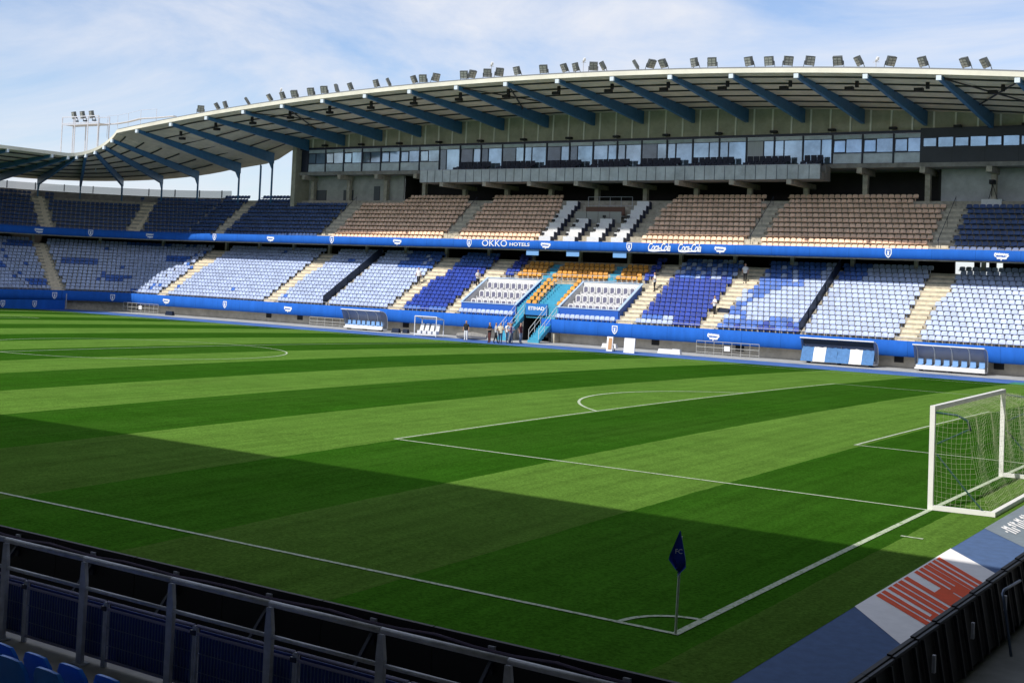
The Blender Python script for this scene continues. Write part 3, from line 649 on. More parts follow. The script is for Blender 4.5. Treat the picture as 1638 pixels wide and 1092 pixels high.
# parapet behind the corner seats
m = MB(); ext(m, -170, -105, [(92.9, 12.6), (92.9, 13.75), (93.05, 13.75)]); m.build('rear_parapet', CONC_D, es, EO)
m = MB(); ext(m, -170, -105, [(92.88, 13.76), (92.88, 14.6)]); m.build('windbreak', mat('windbreak_glass', (.24, .26, .26), .4, alpha=.6, nscale=.3), es, EO)
pm2 = MB().box(-.05, .05, -.05, .05, 13.76, 14.65).mesh('post', FRAME)
for i in range(22): u = -106-i*2.2; x, y = path(u, 92.8); put('post', pm2, es, (x-EO[0], y-EO[1], 0), pang(u))
# blue hoarding at the foot of the corner stand
hb = thing('blue_hoarding', 'tall dark blue advertising cloth hung in front of the shaded corner seats', 'banner', (-112.6, 66, 0))
m = MB(); m.hexa([(-112.5, 46, -.05), (-112.4, 46, -.05), (-112.0, 75.0, -.05), (-112.1, 75.0, -.05), (-112.5, 46, .98), (-112.4, 46, .98), (-112.0, 75.0, .98), (-112.1, 75.0, .98)]); m.build('cloth', BANNER, hb, hb.location)
for y in (71.0, 67.0): put('crest', CREST, hb, (-112.03+112.6+.03, y-66, .5), R(90))
MB().tube([(-111.95, 75.1, 0), (-111.95, 75.1, 1.7)], .05, 6).build('post', GALV, hb, hb.location)

# ------------------------------------------------------------------ seats
def seat_mb():
    m = MB()
    m.hexa([(-.20, -.20, .36), (.20, -.20, .36), (.20, .16, .33), (-.20, .16, .33), (-.21, -.22, .42), (.21, -.22, .42), (.21, .17, .38), (-.21, .17, .38)])
    P = [(-.20, .36), (.20, .36), (.215, .62), (.19, .74), (.11, .79), (-.11, .79), (-.19, .74), (-.215, .62)]
    n = len(m.v); k = len(P); lean = lambda z: .14+.22*(z-.36)
    m.v += [(x, lean(z)+.03*(abs(x) < .15)-.02, z) for x, z in P]+[(x, lean(z)+.06, z) for x, z in P]
    m.f.append(tuple(n+i for i in range(k))); m.f.append(tuple(n+k+i for i in range(k))[::-1])
    for i in range(k):
        j = (i+1) % k; m.f.append((n+i, n+k+i, n+k+j, n+j))
    m.box(-.03, .03, .02, .12, 0, .34); m.m = [0]*len(m.f); return m
SEATMB = seat_mb(); SEATMB.v = [(x*1.05, y, z*.79) for x, y, z in SEATMB.v]; SEAT = {}
KINDS = {'pale': (PALE, 'faded pale blue plastic seat in the lower tier', 'pale blue seats of the lower tier', 'bank of faded pale blue seats in the lower tier'),
         'mid': (MIDB, 'medium blue plastic seat in the lower tier', 'medium blue seats of the lower tier', 'scattered medium blue seats in the lower tier'),
         'royal': (ROYAL, 'deep royal blue plastic seat in the lower tier', 'royal blue seats of the lower tier', 'bank of royal blue seats in the lower tier'),
         'salmon': (ORAN, 'faded salmon plastic seat in the upper tier', 'salmon seats of the upper tier', 'bank of faded salmon seats in the upper tier'),
         'navy': (NAVY, 'dull navy plastic seat in the upper tier', 'navy seats of the upper tier', 'bank of dull navy seats in the upper tier'),
         'amber': (YELL, 'amber plastic seat beside the turquoise steps in the lower tier', 'amber seats by the turquoise steps', None)}
LIST = {k: [] for k in KINDS}
def inr(x, rs): return any(a-.22 < x < b+.22 for a, b in rs)
def lower_kind(x, k):
    r_ = random.random()
    if x < -102: return 'pale' if r_ < .9 else 'mid'
    if x < -78: return 'pale' if r_ < .985 else 'mid'
    if x < -69: return 'mid' if (k >= 11 and x > -74.5 and r_ < .9) else 'pale'
    if x < -61: return ('mid' if r_ < .8 else 'royal') if (k >= 12 or k == 0) else 'royal'
    if x < -44: return 'royal'
    if x < -36.5:
        if k == 0: return 'pale' if x < -39.5 else 'royal'
        if k == 1: return 'mid' if x < -41 else ('pale' if x < -39.6 else 'royal')
        if k >= 11: return 'mid' if r_ < .6 else ('pale' if r_ < .85 else 'royal')
        return 'royal'
    if x < -28.4:
        if k <= 1: return 'mid' if r_ < .7 else 'royal'
        if k >= 11: return 'mid' if x < -29.6 and r_ < .85 else 'pale'
        if k >= 9: return 'mid' if (x < -32.2 if k == 9 else x < -30.5) else 'pale'
        if k >= 6: return 'mid' if -34.9 < x < -33.2 and r_ < .75 else 'pale'
        if k >= 3: return 'mid' if x < -33.6 and r_ < .6 else 'pale'
        return 'mid' if r_ < .4 else 'pale'
    return 'pale' if not (k >= 12 and x < -26) else 'mid'
for k in range(LN):
    nA = [(a, b) if k < 9 else (c, d) for a, b, c, d in LA]; x = -104.8+.25*(k % 2)
    while x < 3:
        ok = not inr(x, nA) and min(abs(x-d) for d in LDIV) > .3
        if VX0-.1 < x < VX1+.1 and 1 <= k: ok = ok and k >= 10 and (-61.0 < x < -59.4 or -45.6 < x)
        if k == 0 and -55.5 < x < -50.9: ok = False
        if ok: LIST['pale' if (k == 0 and VX0 < x < VX1) else lower_kind(x, k)].append((x, LY+k*LD+.36, LZ+k*LR, 0))
        x += .5
for k in range(11):
    x = -104.8+.26*(k % 2)
    while x < 3:
        ok = not inr(x, UA)
        if -57.0 < x < -46.0: ok = False
        if k >= 9: ok = ok and (-77 < x < -57.5 or -45.5 < x < -23 or x < -93.6) and not (-36.6 < x < -34.2) and not (-69 < x < -66)
        if k == 9 and x > -18: ok = False
        if ok: LIST['navy' if (x < -84 or x > -19.5) else 'salmon'].append((x, UY+k*UD+.36, UZ+k*UR, 0))
        x += .52
for k in range(LN):            # corner and end stand
    u = -105.3
    while u > -160:
        st = .5*14/(LY+k*LD-71.3) if u > -127 else .5
        if not any(abs(u-c) < .75*14/(LY+k*LD-71.3)+.1 for c in (-121.5, -134)): LIST['mid' if (math.sin(u*.45+k*.5)+math.sin(k*1.1-u*.2) > 1.35 or random.random() < .04) else 'pale'].append((*path(u, LY+k*LD+.36), LZ+k*LR, pang(u)))
        u -= st
for k in range(10):
    u = -105.3
    while u > -165:
        st = .52*14/(UY+k*UD-71.3) if u > -127 else .52
        if not any(abs(u-c) < .75*14/(UY+k*UD-71.3)+.1 for c in (-112, -121.5, -134)) and not (k >= 8 and -120 < u < -113): LIST['navy'].append((*path(u, UY+k*UD+.36), UZ+k*UR, pang(u)))
        u -= st
# amber seats round the turquoise steps
for k in (10, 11, 12, 13):
    for a, b in ((-58.9, -56.4), (-55.0, -49.5), (-48.2, -45.9)):
        x = a+.2*(k % 2)
        while x < b: LIST['amber'].append((x, LY+k*LD+.36, LZ+k*LR, 0)); x += .55
for j in range(7):
    for x in (-54.6, -53.95, -51.35): LIST['amber'].append((x, 81.05+j*.56, 2.95+j*.345, 0))
SV = np.array(SEATMB.v); 
for kind, (m, lab, grp, stuff) in KINDS.items():
    pts = LIST[kind]; pts.sort(key=lambda p: (Vector(p[:3])-Vector(CAM)).dot(f_))
    nm_ = {'pale': 'pale_blue_seat', 'mid': 'medium_blue_seat', 'royal': 'royal_blue_seat', 'salmon': 'salmon_seat', 'navy': 'navy_seat', 'amber': 'amber_seat'}[kind]; me = SEATMB.mesh(nm_, m)
    for p in pts[:300]: tag(put(nm_, me, None, p[:3], p[3]), lab, 'seat', grp)
    rest = pts[300:]
    if rest:
        V = []; F = []
        for i, p in enumerate(rest):
            c, s_ = math.cos(p[3]), math.sin(p[3]); v = SV@np.array([[c, s_, 0], [-s_, c, 0], [0, 0, 1]])+np.array(p[:3]); V.append(v)
            F += [tuple(q+i*len(SV) for q in f) for f in SEATMB.f]
        me = bpy.data.meshes.new('seat_bank'); me.from_pydata(np.concatenate(V).tolist(), [], F); me.materials.append(m); me.update()
        tag(put('seat_bank', me), stuff, 'seats', grp, 'stuff')

# ------------------------------------------------------------------ hospitality boxes, turquoise steps, tunnel
BOXB = mat('box_blue', (.02, .11, .50), .5); CAP = mat('box_cap', (.42, .56, .78), .5)
vc = MB(); vc.box(-.24, .24, -.24, .2, .30, .46, 0); P = [(-.25, .40), (.25, .40), (.26, 1.0), (.15, 1.12), (-.15, 1.12), (-.26, 1.0)]
vc.prism(P, .16, .30, 0); vc.prism([(x*.62, .32+z*.62) for x, z in P], .145, .158, 1); vc.box(-.28, -.22, -.2, .2, .0, .62, 0); vc.box(.22, .28, -.2, .2, .0, .62, 0); vc.box(-.15, .15, -.2, .14, .461, .475, 1)
vc.v = [(x*1.15, y*1.1, z*1.12) for x, y, z in vc.v]; vcm = vc.mesh('padded_seat', [WHITE2, mat('pad_grey', (.16, .16, .24), .8)])
for nm, xa, xb in (('open blue walled hospitality box of white padded seats below the hotel lettering', -61.65, -55.6), ('open blue walled hospitality box of white padded seats right of the turquoise steps', -51.05, -45.0)):
    b = thing('hospitality_box', nm, 'seating box', ((xa+xb)/2, 82.5, 2.1)); O = b.location
    fl = MB()
    for y0, y1, z in ((80.75, 82.1, 2.2), (82.1, 83.4, 3.0), (83.4, 84.75, 3.85)): fl.box(xa+.1, xb-.1, y0, y1, z-1.2, z)
    fl.build('floor', mat('box_floor_grey', (.42, .42, .44), .8), b, O)
    MB().box(xa, xb, 80.62, 80.74, 1.9, 3.05).build('front_wall', BOXB, b, O)
    MB().box(xa, xb, 84.76, 84.9, 3.8, 5.42).build('rear_wall', WHITE2, b, O)
    for x in (xa, xb):
        s_ = .06; MB().hexa([(x-s_, 80.745, 1.9), (x+s_, 80.745, 1.9), (x+s_, 84.755, 3.8), (x-s_, 84.755, 3.8), (x-s_, 80.745, 3.05), (x+s_, 80.745, 3.05), (x+s_, 84.755, 5.42), (x-s_, 84.755, 5.42)]).build('side_wall', BOXB, b, O)
        MB().hexa([(x-.12, 80.6, 3.06), (x+.12, 80.6, 3.06), (x+.12, 84.9, 5.44), (x-.12, 84.9, 5.44), (x-.12, 80.6, 3.13), (x+.12, 80.6, 3.13), (x+.12, 84.9, 5.51), (x-.12, 84.9, 5.51)]).build('cap', CAP, b, O)
        i_ = x+(.075 if x == xa else -.075); MB().hexa([(i_-.01, 80.75, 2.0), (i_+.01, 80.75, 2.0), (i_+.01, 84.7, 3.8), (i_-.01, 84.7, 3.8), (i_-.01, 80.75, 3.0), (i_+.01, 80.75, 3.0), (i_+.01, 84.7, 5.36), (i_-.01, 84.7, 5.36)]).build('lining', WHITE2, b, O)
    MB().box(xa+.125, xb-.125, 80.56, 80.82, 3.06, 3.13).build('cap', CAP, b, O); MB().box(xa+.125, xb-.125, 84.7, 84.96, 5.44, 5.51).build('cap', CAP, b, O)
    for r_, (y, z, n) in enumerate(((81.5, 2.2, 8), (82.8, 3.0, 8), (84.1, 3.85, 8))):
        for i in range(n): tag(put('padded_seat', vcm, None, (xa+.65+i*(xb-xa-1.3)/(n-1), y, z)), 'white padded armchair in the hospitality box ' + ('below the hotel lettering' if xa < -55 else 'right of the turquoise steps'), 'armchair', 'padded seats of the ' + ('left' if xa < -55 else 'right') + ' hospitality box')
tq = thing('turquoise_steps', 'turquoise central stairway and landing between the two hospitality boxes', 'stairs', (-53, 82, 2)); O = tq.location
for j in range(13):
    MB().box(-55.5, -51.12, 80.75+j*.32, 80.75+(j+1)*.32, 2.0, 2.92+j*.185).build('step', TURQ, tq, O)
MB().box(-59.6, -45.4, 84.97, 85.68, 4.9, 5.12).build('landing', TURQ, tq, O)
for x in (-55.75, -48.85):
    for k in range(10, 15): MB().box(x-.55, x+.55, LY+k*LD-.02, LY+(k+1)*LD-.02, LZ+k*LR-.3, LZ+k*LR+.03).build('step', TURQ, tq, O)
def rail(st, O, pts, h, m=GALV, r=.025):
    for p in pts: MB().tube([p, (p[0], p[1], p[2]+h)], r, 6).build('rail_post', m, st, O)
    MB().tube([(p[0], p[1], p[2]+h) for p in pts], r, 6).build('handrail', m, st, O); MB().tube([(p[0], p[1], p[2]+h*.55) for p in pts], r*.8, 6).build('handrail', m, st, O)
rail(tq, O, [(-59.5+i*2.3, 85.1, 5.12) for i in range(7)], .9, r=.02); rail(tq, O, [(-53.35, 80.9+i*1.3, 2.95+i*.75) for i in range(4)], .9, r=.02)
tn = thing('players_tunnel', 'dark tunnel mouth with twin turquoise stairs under a blue lettered board', 'tunnel', (-53.4, 79, 0)); O = tn.location
MB().box(-54.45, -52.15, 80.55, 80.68, 2.26, 3.3).build('sign_board', mat('sign_blue', (.02, .17, .50), .5), tn, O)
me = text_mesh('ETIHAD', .42, LOGO, bold=.012); wd = max(v.co.x for v in me.vertices)*2; o = put('lettering', me, tn, (-53.3-O[0], 80.53-O[1], 2.85)); o.rotation_euler = (R(90), 0, 0); o.scale = (1.7/wd, 1, 1)
MB().box(-54.5, -52.1, 84, 84.1, -.3, 2.3).build('rear_wall', BLACK, tn, O); MB().box(-54.6, -54.5, 80.5, 84.1, -.3, 2.3).build('side_wall', BLACK, tn, O); MB().box(-52.1, -52.0, 80.9, 84.1, -.3, 2.3).build('side_wall', BLACK, tn, O); MB().box(-54.5, -52.1, 80.7, 84, 2.15, 2.25).build('roof', BLACK, tn, O)
for x0, x1, y0 in ((-52.05, -50.95, 77.3), (-55.6, -54.62, 77.7)):
    for j in range(11): MB().box(x0, x1, y0+j*.28, y0+(j+1)*.28+.03, max(-.05, j*.2-.1), (j+1)*.2).build('step', TURQ, tn, O)
    MB().hexa([(x1, y0, -.06), (x1+.05, y0, -.06), (x1+.05, y0+3.1, 1.9), (x1, y0+3.1, 1.9), (x1, y0, .25), (x1+.05, y0, .25), (x1+.05, y0+3.1, 2.35), (x1, y0+3.1, 2.35)]).build('stringer', TURQ, tn, O)
    for xx in (x0+.04, x1-.04): rail(tn, O, [(xx, y0+.1+i*.95, .15+i*.68) for i in range(4)], .95, mat('rail_white', (.65, .66, .66), .5), .022)
MB().box(-50.95, -50.6, 79.4, 80.6, -.2, 1.95).build('cheek_wall', CONC, tn, O)
# small blue screens hanging below the upper banner
for px in (852.5, 917, 992): p = onY(px, 403, 85.3); tag(MB().box(-.68, .68, -.04, .04, -.55, 0).build('hanging_panel', mat('panel_sky', (.17, .36, .66), .5)), 'small sky blue panel hanging under the upper banner above the turquoise landing', 'panel', 'panels under the upper banner').location = (p.x, 85.25, 8.29)

# ------------------------------------------------------------------ press desks in the upper tier
dk = [MB().box(-.64, .62, -.03, 0, .30, .78), MB().box(-.64, .62, .002, .38, .72, .775), MB().hexa([(.625, 0, .0), (.66, 0, .0), (.66, .5, .0), (.625, .5, .0), (.625, 0, .76), (.66, 0, .76), (.66, .5, .70), (.625, .5, .70)])]
dm = [dk[0].mesh('front_panel', WHITE2), dk[1].mesh('desk_top', WHITE2), dk[2].mesh('side_panel', mat('desk_side', (.03, .04, .09), .6))]
mon = MB(); mon.box(-.17, .17, -.02, .02, .10, .34); mon.box(-.03, .03, -.02, .02, 0, .1); monm = mon.mesh('monitor', BLACK)
cols = [(-55.75, 9), (-53.1, 5), (-50.55, 5), (-48.0, 9)]
for ci, (x, n) in enumerate(cols):
    for k in range(n):
        d = thing('press_desk', 'white press desk with dark side in the upper tier ' + ('at the head of its aisle' if k == n-1 else 'among the press rows'), 'desk', (x+.0*k, UY+k*UD+.08, UZ+k*UR+.02), 'press desks')
        for nm, me in zip(('front_panel', 'desk_top', 'side_panel'), dm): put(nm, me, d)
        if (k+ci) % 3 != 2 and k < 6: tag(put('monitor', monm, None, (x-.3, UY+k*UD+.2, UZ+k*UR+.80)), 'small black monitor standing on a white press desk', 'monitor', 'monitors on the press desks')
cp = thing('camera_platform', 'grey panelled camera platform with railings behind the press desks', 'platform', (-51.8, 89, 11)); O = cp.location
for i in range(4): MB().box(-54.2+i*1.25, -53.0+i*1.25, 88.30, 88.36, 11.0, 12.1).build('panel', mat('platform_grey', (.30, .30, .28), .7), cp, O)
MB().box(-54.2, -49.2, 88.37, 90.6, 11.6, 11.75).build('floor', CONC_D, cp, O); MB().box(-53.6, -49.4, 89.2, 89.3, 11.8, 12.6).build('bench', mat('bench_brown', (.14, .07, .045), .7), cp, O)
rail(cp, O, [(-54.1+i*1.2, 90.5, 11.75) for i in range(5)], 1.9, r=.02)

# ------------------------------------------------------------------ dugouts
SHELL = mat('smoked_shell', (.26, .26, .27), .25, alpha=.85, spec=.6)
def dug_seat_parts(d, X, Y, z, m, O):
    s_ = MB(); s_.box(X-.2, X+.2, Y-.2, Y+.16, z, z+.06); s_.prism([(X-.2, z+.06), (X+.2, z+.06), (X+.19, z+.46), (X-.19, z+.46)], Y+.12, Y+.19); s_.build('seat', m, d, O)
def dugout(label, X0, X1, Yf, n, covered=False, ribs=4):
    d = thing('dugout', label, 'dugout', ((X0+X1)/2, Yf, -.05)); O = d.location
    prof = [(Yf-.15, 1.86), (Yf+.35, 1.82), (Yf+.75, 1.66), (Yf+1.0, 1.35), (Yf+1.1, .95), (Yf+1.12, .2)]
    for i in range(ribs):
        a = X0+(X1-X0)*i/ribs; b = X0+(X1-X0)*(i+1)/ribs
        MB().grid([[(a+.02, y, z), (b-.02, y, z)] for y, z in prof]).build('shell_panel', SHELL, d, O, True)
    for i in range(ribs+1):
        a = X0+(X1-X0)*i/ribs; MB().tube([(a, y, z) for y, z in prof], .03, 6).build('rib', WHITE, d, O)
    MB().tube([(X0-.05, Yf-.15, 1.87), (X1+.05, Yf-.15, 1.87)], .045, 6).build('front_rail', WHITE, d, O)
    MB().box(X0, X1, Yf+.3, Yf+1.1, .10, .22).build('base', WHITE2, d, O)
    for a in (X0+.4, (X0+X1)/2, X1-.4): MB().box(a-.08, a+.08, Yf+.4, Yf+.9, -.05, .10).build('foot', FRAME, d, O)
    for e in (X0, X1):
        MB().face([(e, y, z) for y, z in prof]+[(e, Yf+.55, .2)]).build('side_panel', SHELL, d, O)
    for i in range(n): dug_seat_parts(d, X0+(X1-X0)*(i+.5)/n, Yf+.65, .42, mat('dugout_seat', (.22, .40, .70), .4), O)
    MB().box(X0+.05, X1-.05, Yf+.45, Yf+.85, .23, .40).build('bench_box', WHITE2, d, O)
    if covered:
        segs = [(0, .17, 0), (.17, .34, 1), (.34, .5, 0), (.5, .67, 0), (.67, .84, 1), (.84, 1, 0)]
        for a, b, c in segs:
            xa, xb = X0+(X1-X0)*a, X0+(X1-X0)*b
            MB().grid([[(xa+(xb-xa)*i/6, Yf-.1+t*.45+.04*math.sin(i*2+t*5+a*9), .12+t*1.1+.03*math.sin(i*1.1+a*7)*t) for i in range(7)] for t in (0, .3, .6, 1)]).build('cover', mat('cover_white', (.74, .74, .74), .8) if c else mat('cover_blue', (.07, .19, .42), .8, nscale=4), d, O, True)
        MB().box(X0+.1, X1-.1, Yf+.2, Yf+.4, 1.35, 1.75).build('header', FRAME, d, O)
    return d
dugout('smoked dugout shelter with eight pale blue seats beside the covered dugout', -18.9, -13.95, 77.7, 8)
dugout('dugout with blue and white fabric covers drawn over its seats', -27.4, -21.8, 77.6, 8, True, 2)
dugout('smoked dugout shelter with pale seats beside the small white framed bench', -72.9, -68.2, 76.8, 8)
d = thing('small_bench_shelter', 'small white framed shelter with four white moulded chairs', 'dugout', (-60.8, 74.6, -.05)); O = d.location
for x in (-62.1, -59.7):
    for y in (74.2, 75.3): MB().tube([(x, y, 0), (x, y, 1.75 if y < 75 else 1.5)], .04, 6).build('post', WHITE, d, O)
    MB().tube([(x, 74.2, 1.75), (x, 75.3, 1.5)], .04, 6).build('rail', WHITE, d, O)
for y, z in ((74.2, 1.75), (75.3, 1.5), (74.2, .12)): MB().tube([(-62.1, y, z), (-59.7, y, z)], .04, 6).build('rail', WHITE, d, O)
MB().face([(-62.08, 74.2, 1.76), (-59.72, 74.2, 1.76), (-59.72, 75.3, 1.52), (-62.08, 75.3, 1.52)]).build('shell_panel', SHELL, d, O)
for i in range(4): s_ = MB(); x = -61.75+i*.58; s_.box(x-.2, x+.2, 74.4, 74.8, .2, .48); s_.hexa([(x-.2, 74.75, .48), (x+.2, 74.75, .48), (x+.2, 74.88, .48), (x-.2, 74.88, .48), (x-.17, 74.95, 1.1), (x+.17, 74.95, 1.1), (x+.17, 75.05, 1.1), (x-.17, 75.05, 1.1)]); s_.build('seat', WHITE2, d, O)
# leaning boards, crowd barriers, bits along the touchline
for nm, x, y, m in (('tan and white foam board propped beside the far track', -41.9, 73.6, mat('board_tan', (.45, .25, .12), .8)), ('plain white board leaning back beside the far track', -39.9, 73.2, WHITE2)):
    b = thing('propped_board', nm, 'board', (x, y, -.05)); O = b.location; w_ = .55 if m != WHITE2 else .95
    MB().hexa([(x-w_/2, y, -.05), (x+w_/2, y, -.05), (x+w_/2, y+.08, -.05), (x-w_/2, y+.08, -.05), (x-w_/2-.1, y+.3, 1.1), (x+w_/2-.1, y+.3, 1.1), (x+w_/2-.1, y+.38, 1.1), (x-w_/2-.1, y+.38, 1.1)]).build('sheet', WHITE2, b, O)
    if m != WHITE2: MB().hexa([(x-.12, y-.01, .1), (x+.2, y-.01, .1), (x+.2, y-.005, .1), (x-.12, y-.005, .1), (x-.2, y+.27, 1.0), (x+.12, y+.27, 1.0), (x+.12, y+.28, 1.0), (x-.2, y+.28, 1.0)]).build('core', m, b, O)
    MB().bar((x+.1, y+.75, -.05), (x, y+.36, .9), .05).build('prop', FRAME, b, O)
def barrier(label, x0, x1, y, h=1.0, n=7, box=False):
    b = thing('steel_barrier', label, 'barrier', ((x0+x1)/2, y, -.05)); O = b.location; m = mat('barrier_steel', (.45, .45, .43), .5, metal=.3)
    for z in (.15, h*.55, h): MB().tube([(x0, y, z), (x1, y, z)], .025, 6).build('rail', m, b, O)
    for i in range(n): xx = x0+(x1-x0)*i/(n-1); MB().tube([(xx, y, -.05), (xx, y, h)], .022, 6).build('post', m, b, O)
    if box: MB().box((x0+x1)/2-.25, (x0+x1)/2+.25, y-.06, y-.03, .35, .75).build('notice', WHITE2, b, O)
barrier('long pale steel barrier with white notice left of the covered dugout', -36.6, -31.2, 78.6, 1.05, 8, True)
barrier('pale steel barrier with white notice near the shaded corner stand', -106.5, -100.8, 78.6, 1.0, 9, True)
barrier('short pale steel barrier beside the pale seated dugout', -79, -74, 79.0, .8, 6)
tp = tag(MB().tube([(-58.3, 75.6, .22), (-56.4, 75.2, .3), (-55.2, 75.6, .25)], [.22, .33, .2], 8).build('rolled_sheet', mat('tarp_grey', (.26, .25, .23), .9, nscale=6)), 'rolled grey sheet lying on the track behind the standing group', 'tarpaulin')
for i, (x, y, l, h) in enumerate(((-67, 77, .9, .35), (-66, 77.4, .6, .3), (-45.2, 78.2, 1.4, .3), (-38.9, 76.2, 1.3, .3), (-37.6, 76.0, .8, .35), (-99, 78, 1.1, .4))):
    tag(MB().hexa([(x, y, -.05), (x+l, y, -.05), (x+l, y+.4, -.05), (x, y+.4, -.05), (x+.08, y+.05, h), (x+l-.06, y+.05, h), (x+l-.08, y+.34, h), (x+.05, y+.33, h)]).build('kit_bag', [FRAME, WHITE2][i in (2, 3, 4)]), ['dark kit bag on the far track near the small white shelter', 'smaller dark kit bag on the far track near the white shelter', 'long white bag below the right hospitality box', 'white bag on the apron beside the propped boards', 'short white box on the apron beside the steel barrier', 'dark bag near the shaded corner barrier'][i], 'bag')

# ------------------------------------------------------------------ people
SKIN = mat('skin', (.45, .26, .18), .6); HAIR = mat('hair', (.03, .02, .015), .7)
def cloth(n, c): return mat('cloth_'+n, c, .85)
def person(label, loc, rz, shirt, trousers, arm='down', stride=.0, hold=None):
    H = .9
    V = [((0, 0, .95), .15), ((0, 0, 1.15), .145), ((0, 0, 1.36), .165), ((0, 0, 1.47), .07), ((0, -.01, 1.55), .075), ((0, -.01, 1.66), .10), ((0, -.01, 1.75), .07)]
    Ed = [(0, 1), (1, 2), (2, 3), (3, 4), (4, 5), (5, 6)]
    def add(p, r_, par): V.append((p, r_)); Ed.append((par, len(V)-1)); return len(V)-1
    for s_ in (-1, 1):
        sh = add((s_*.19, 0, 1.39), .065, 2)
        if arm == 'down': e = add((s_*.25, .02, 1.13), .05, sh); wv = add((s_*.25, -.05, .90), .036, e); h = add((s_*.25, -.07, .82), .03, wv)
        elif arm == 'fold': e = add((s_*.27, .0, 1.15), .05, sh); wv = add((s_*.12, -.2, 1.12), .036, e); h = add((s_*.02, -.22, 1.13), .032, wv)
        else: e = add((s_*.26, .0, 1.15), .05, sh); wv = add((s_*.2, -.24, 1.05+.12*(s_ > 0)), .036, e); h = add((s_*.16, -.3, 1.1+.14*(s_ > 0)), .032, wv)
        hp = add((s_*.09, 0, .88), .105, 0); kn = add((s_*.1, -s_*stride*.5-.02, .5), .075, hp); an = add((s_*.1, -s_*stride, .1), .05, kn); ft = add((s_*.12, -s_*stride-.15, .045), .042, an)
    me = bpy.data.meshes.new('body'); me.from_pydata([p for p, _ in V], Ed, []); o = bpy.data.objects.new('body', me); COL.objects.link(o)
    md = o.modifiers.new('s', 'SKIN'); 
    me.skin_vertices.new() if not me.skin_vertices else None
    sv = me.skin_vertices[0].data
    for i, (_, r_) in enumerate(V): sv[i].radius = (r_*(1.15 if i in (0, 1, 2) else 1), r_*(.78 if i in (0, 1, 2) else 1))
    sv[0].use_root = True
    o.modifiers.new('u', 'SUBSURF').levels = 1
    dg = bpy.context.evaluated_depsgraph_get(); bm = bpy.data.meshes.new_from_object(o.evaluated_get(dg)); bpy.data.objects.remove(o)
    for m in (SKIN, shirt, trousers, HAIR, BLACK): bm.materials.append(m)
    for p in bm.polygons:
        x, y, z = p.center; i = 0
        if z > 1.72 or (z > 1.60 and y > .03): i = 3
        elif z > 1.47: i = 0
        elif abs(x) > .2 and z < 1.2: i = 0
        elif arm != 'down' and y < -.14 and z > .95: i = 0
        elif z > .93: i = 1
        elif z > .09: i = 2 if not (abs(x) > .2 and z > .75) else 0
        else: i = 4
        p.material_index = i; p.use_smooth = True
    bm.name = 'person'
    q = put('person', bm, None, loc, rz); return tag(q, label, 'person')
def tier_hit(px, py):
    d = ray(px, py); best = None
    for i in range(4000):
        p = Vector(CAM)+d*(90+i*.02)
        if p.y > LY and p.z < LZ+LR*((p.y-LY)/LD): break
    k = int((p.y-LY)/LD); return (p.x, p.y+.1, LZ+k*LR)
CW, CB, CN = cloth('white', (.75, .75, .75)), cloth('black', (.012, .012, .014)), cloth('navy', (.03, .045, .1))
person('person in black top and white trousers standing alone by the track', (-55.6, 73.0, -.06), .2, CB, CW)
person('person in black shirt with red bag bending among the group by the tunnel', (-52.6, 72.2, -.06), -.4, CB, cloth('maroon', (.10, .025, .02)), 'fold')
person('person in cream shirt and dark trousers in the group by the tunnel', (-51.9, 72.8, -.06), .5, cloth('cream', (.66, .60, .46)), CN, 'hold', .1)
person('person in white polo shirt at the back of the group by the tunnel', (-52.35, 74.6, -.06), .9, CW, CN)
person('person in navy top at the middle of the group by the tunnel', (-51.75, 74.0, -.06), -2, CN, cloth('denim', (.07, .16, .30)), 'fold')
person('person in mauve top and grey trousers in the group by the tunnel', (-51.2, 73.3, -.06), -1.2, cloth('mauve', (.25, .13, .22)), cloth('grey', (.22, .24, .25)), 'hold', .15)
person('person in dark red top and grey jeans beside the tunnel stairs', (-51.5, 75.3, -.06), 1.6, cloth('wine', (.09, .015, .02)), cloth('greyblue', (.2, .25, .33)))
person('person in pale grey shirt and black trousers bending over in the group by the tunnel', (-52.25, 72.6, -.06), 2.4, cloth('palegrey', (.5, .5, .52)), CB, 'hold', .2)
person('person in sky blue shirt and dark jeans in the group by the tunnel', (-51.55, 73.9, -.06), .8, cloth('skyblue', (.3, .42, .6)), CN, 'fold')
for px, py, lb, rz, ar in ((668, 456, 'steward in white shirt and black trousers on the aisle among pale seats', .3, 'down'), (763, 455, 'steward in white shirt and black trousers among royal blue seats beside the left hospitality box', 1.2, 'fold'), (1046, 465, 'steward in white shirt with arm out beside the right hospitality box', -.8, 'hold'),
                           (1191, 451, 'steward in white shirt standing high on the wide aisle', .1, 'down'), (1142, 502, 'steward in white shirt with a dark bag on the aisle near the banner', -.5, 'hold')):
    person(lb, tier_hit(px, py), rz, CW, CB, ar, .05)
p = tier_hit(1152, 497); tag(MB().hexa([(-.5, -.2, 0), (.5, -.2, 0), (.5, .2, 0), (-.5, .2, 0), (-.42, -.15, .42), (.45, -.15, .36), (.42, .15, .36), (-.4, .15, .42)]).build('holdall', FRAME), 'dark holdall on the aisle beside a white shirted steward', 'bag').location = (p[0]+.3, p[1], p[2])
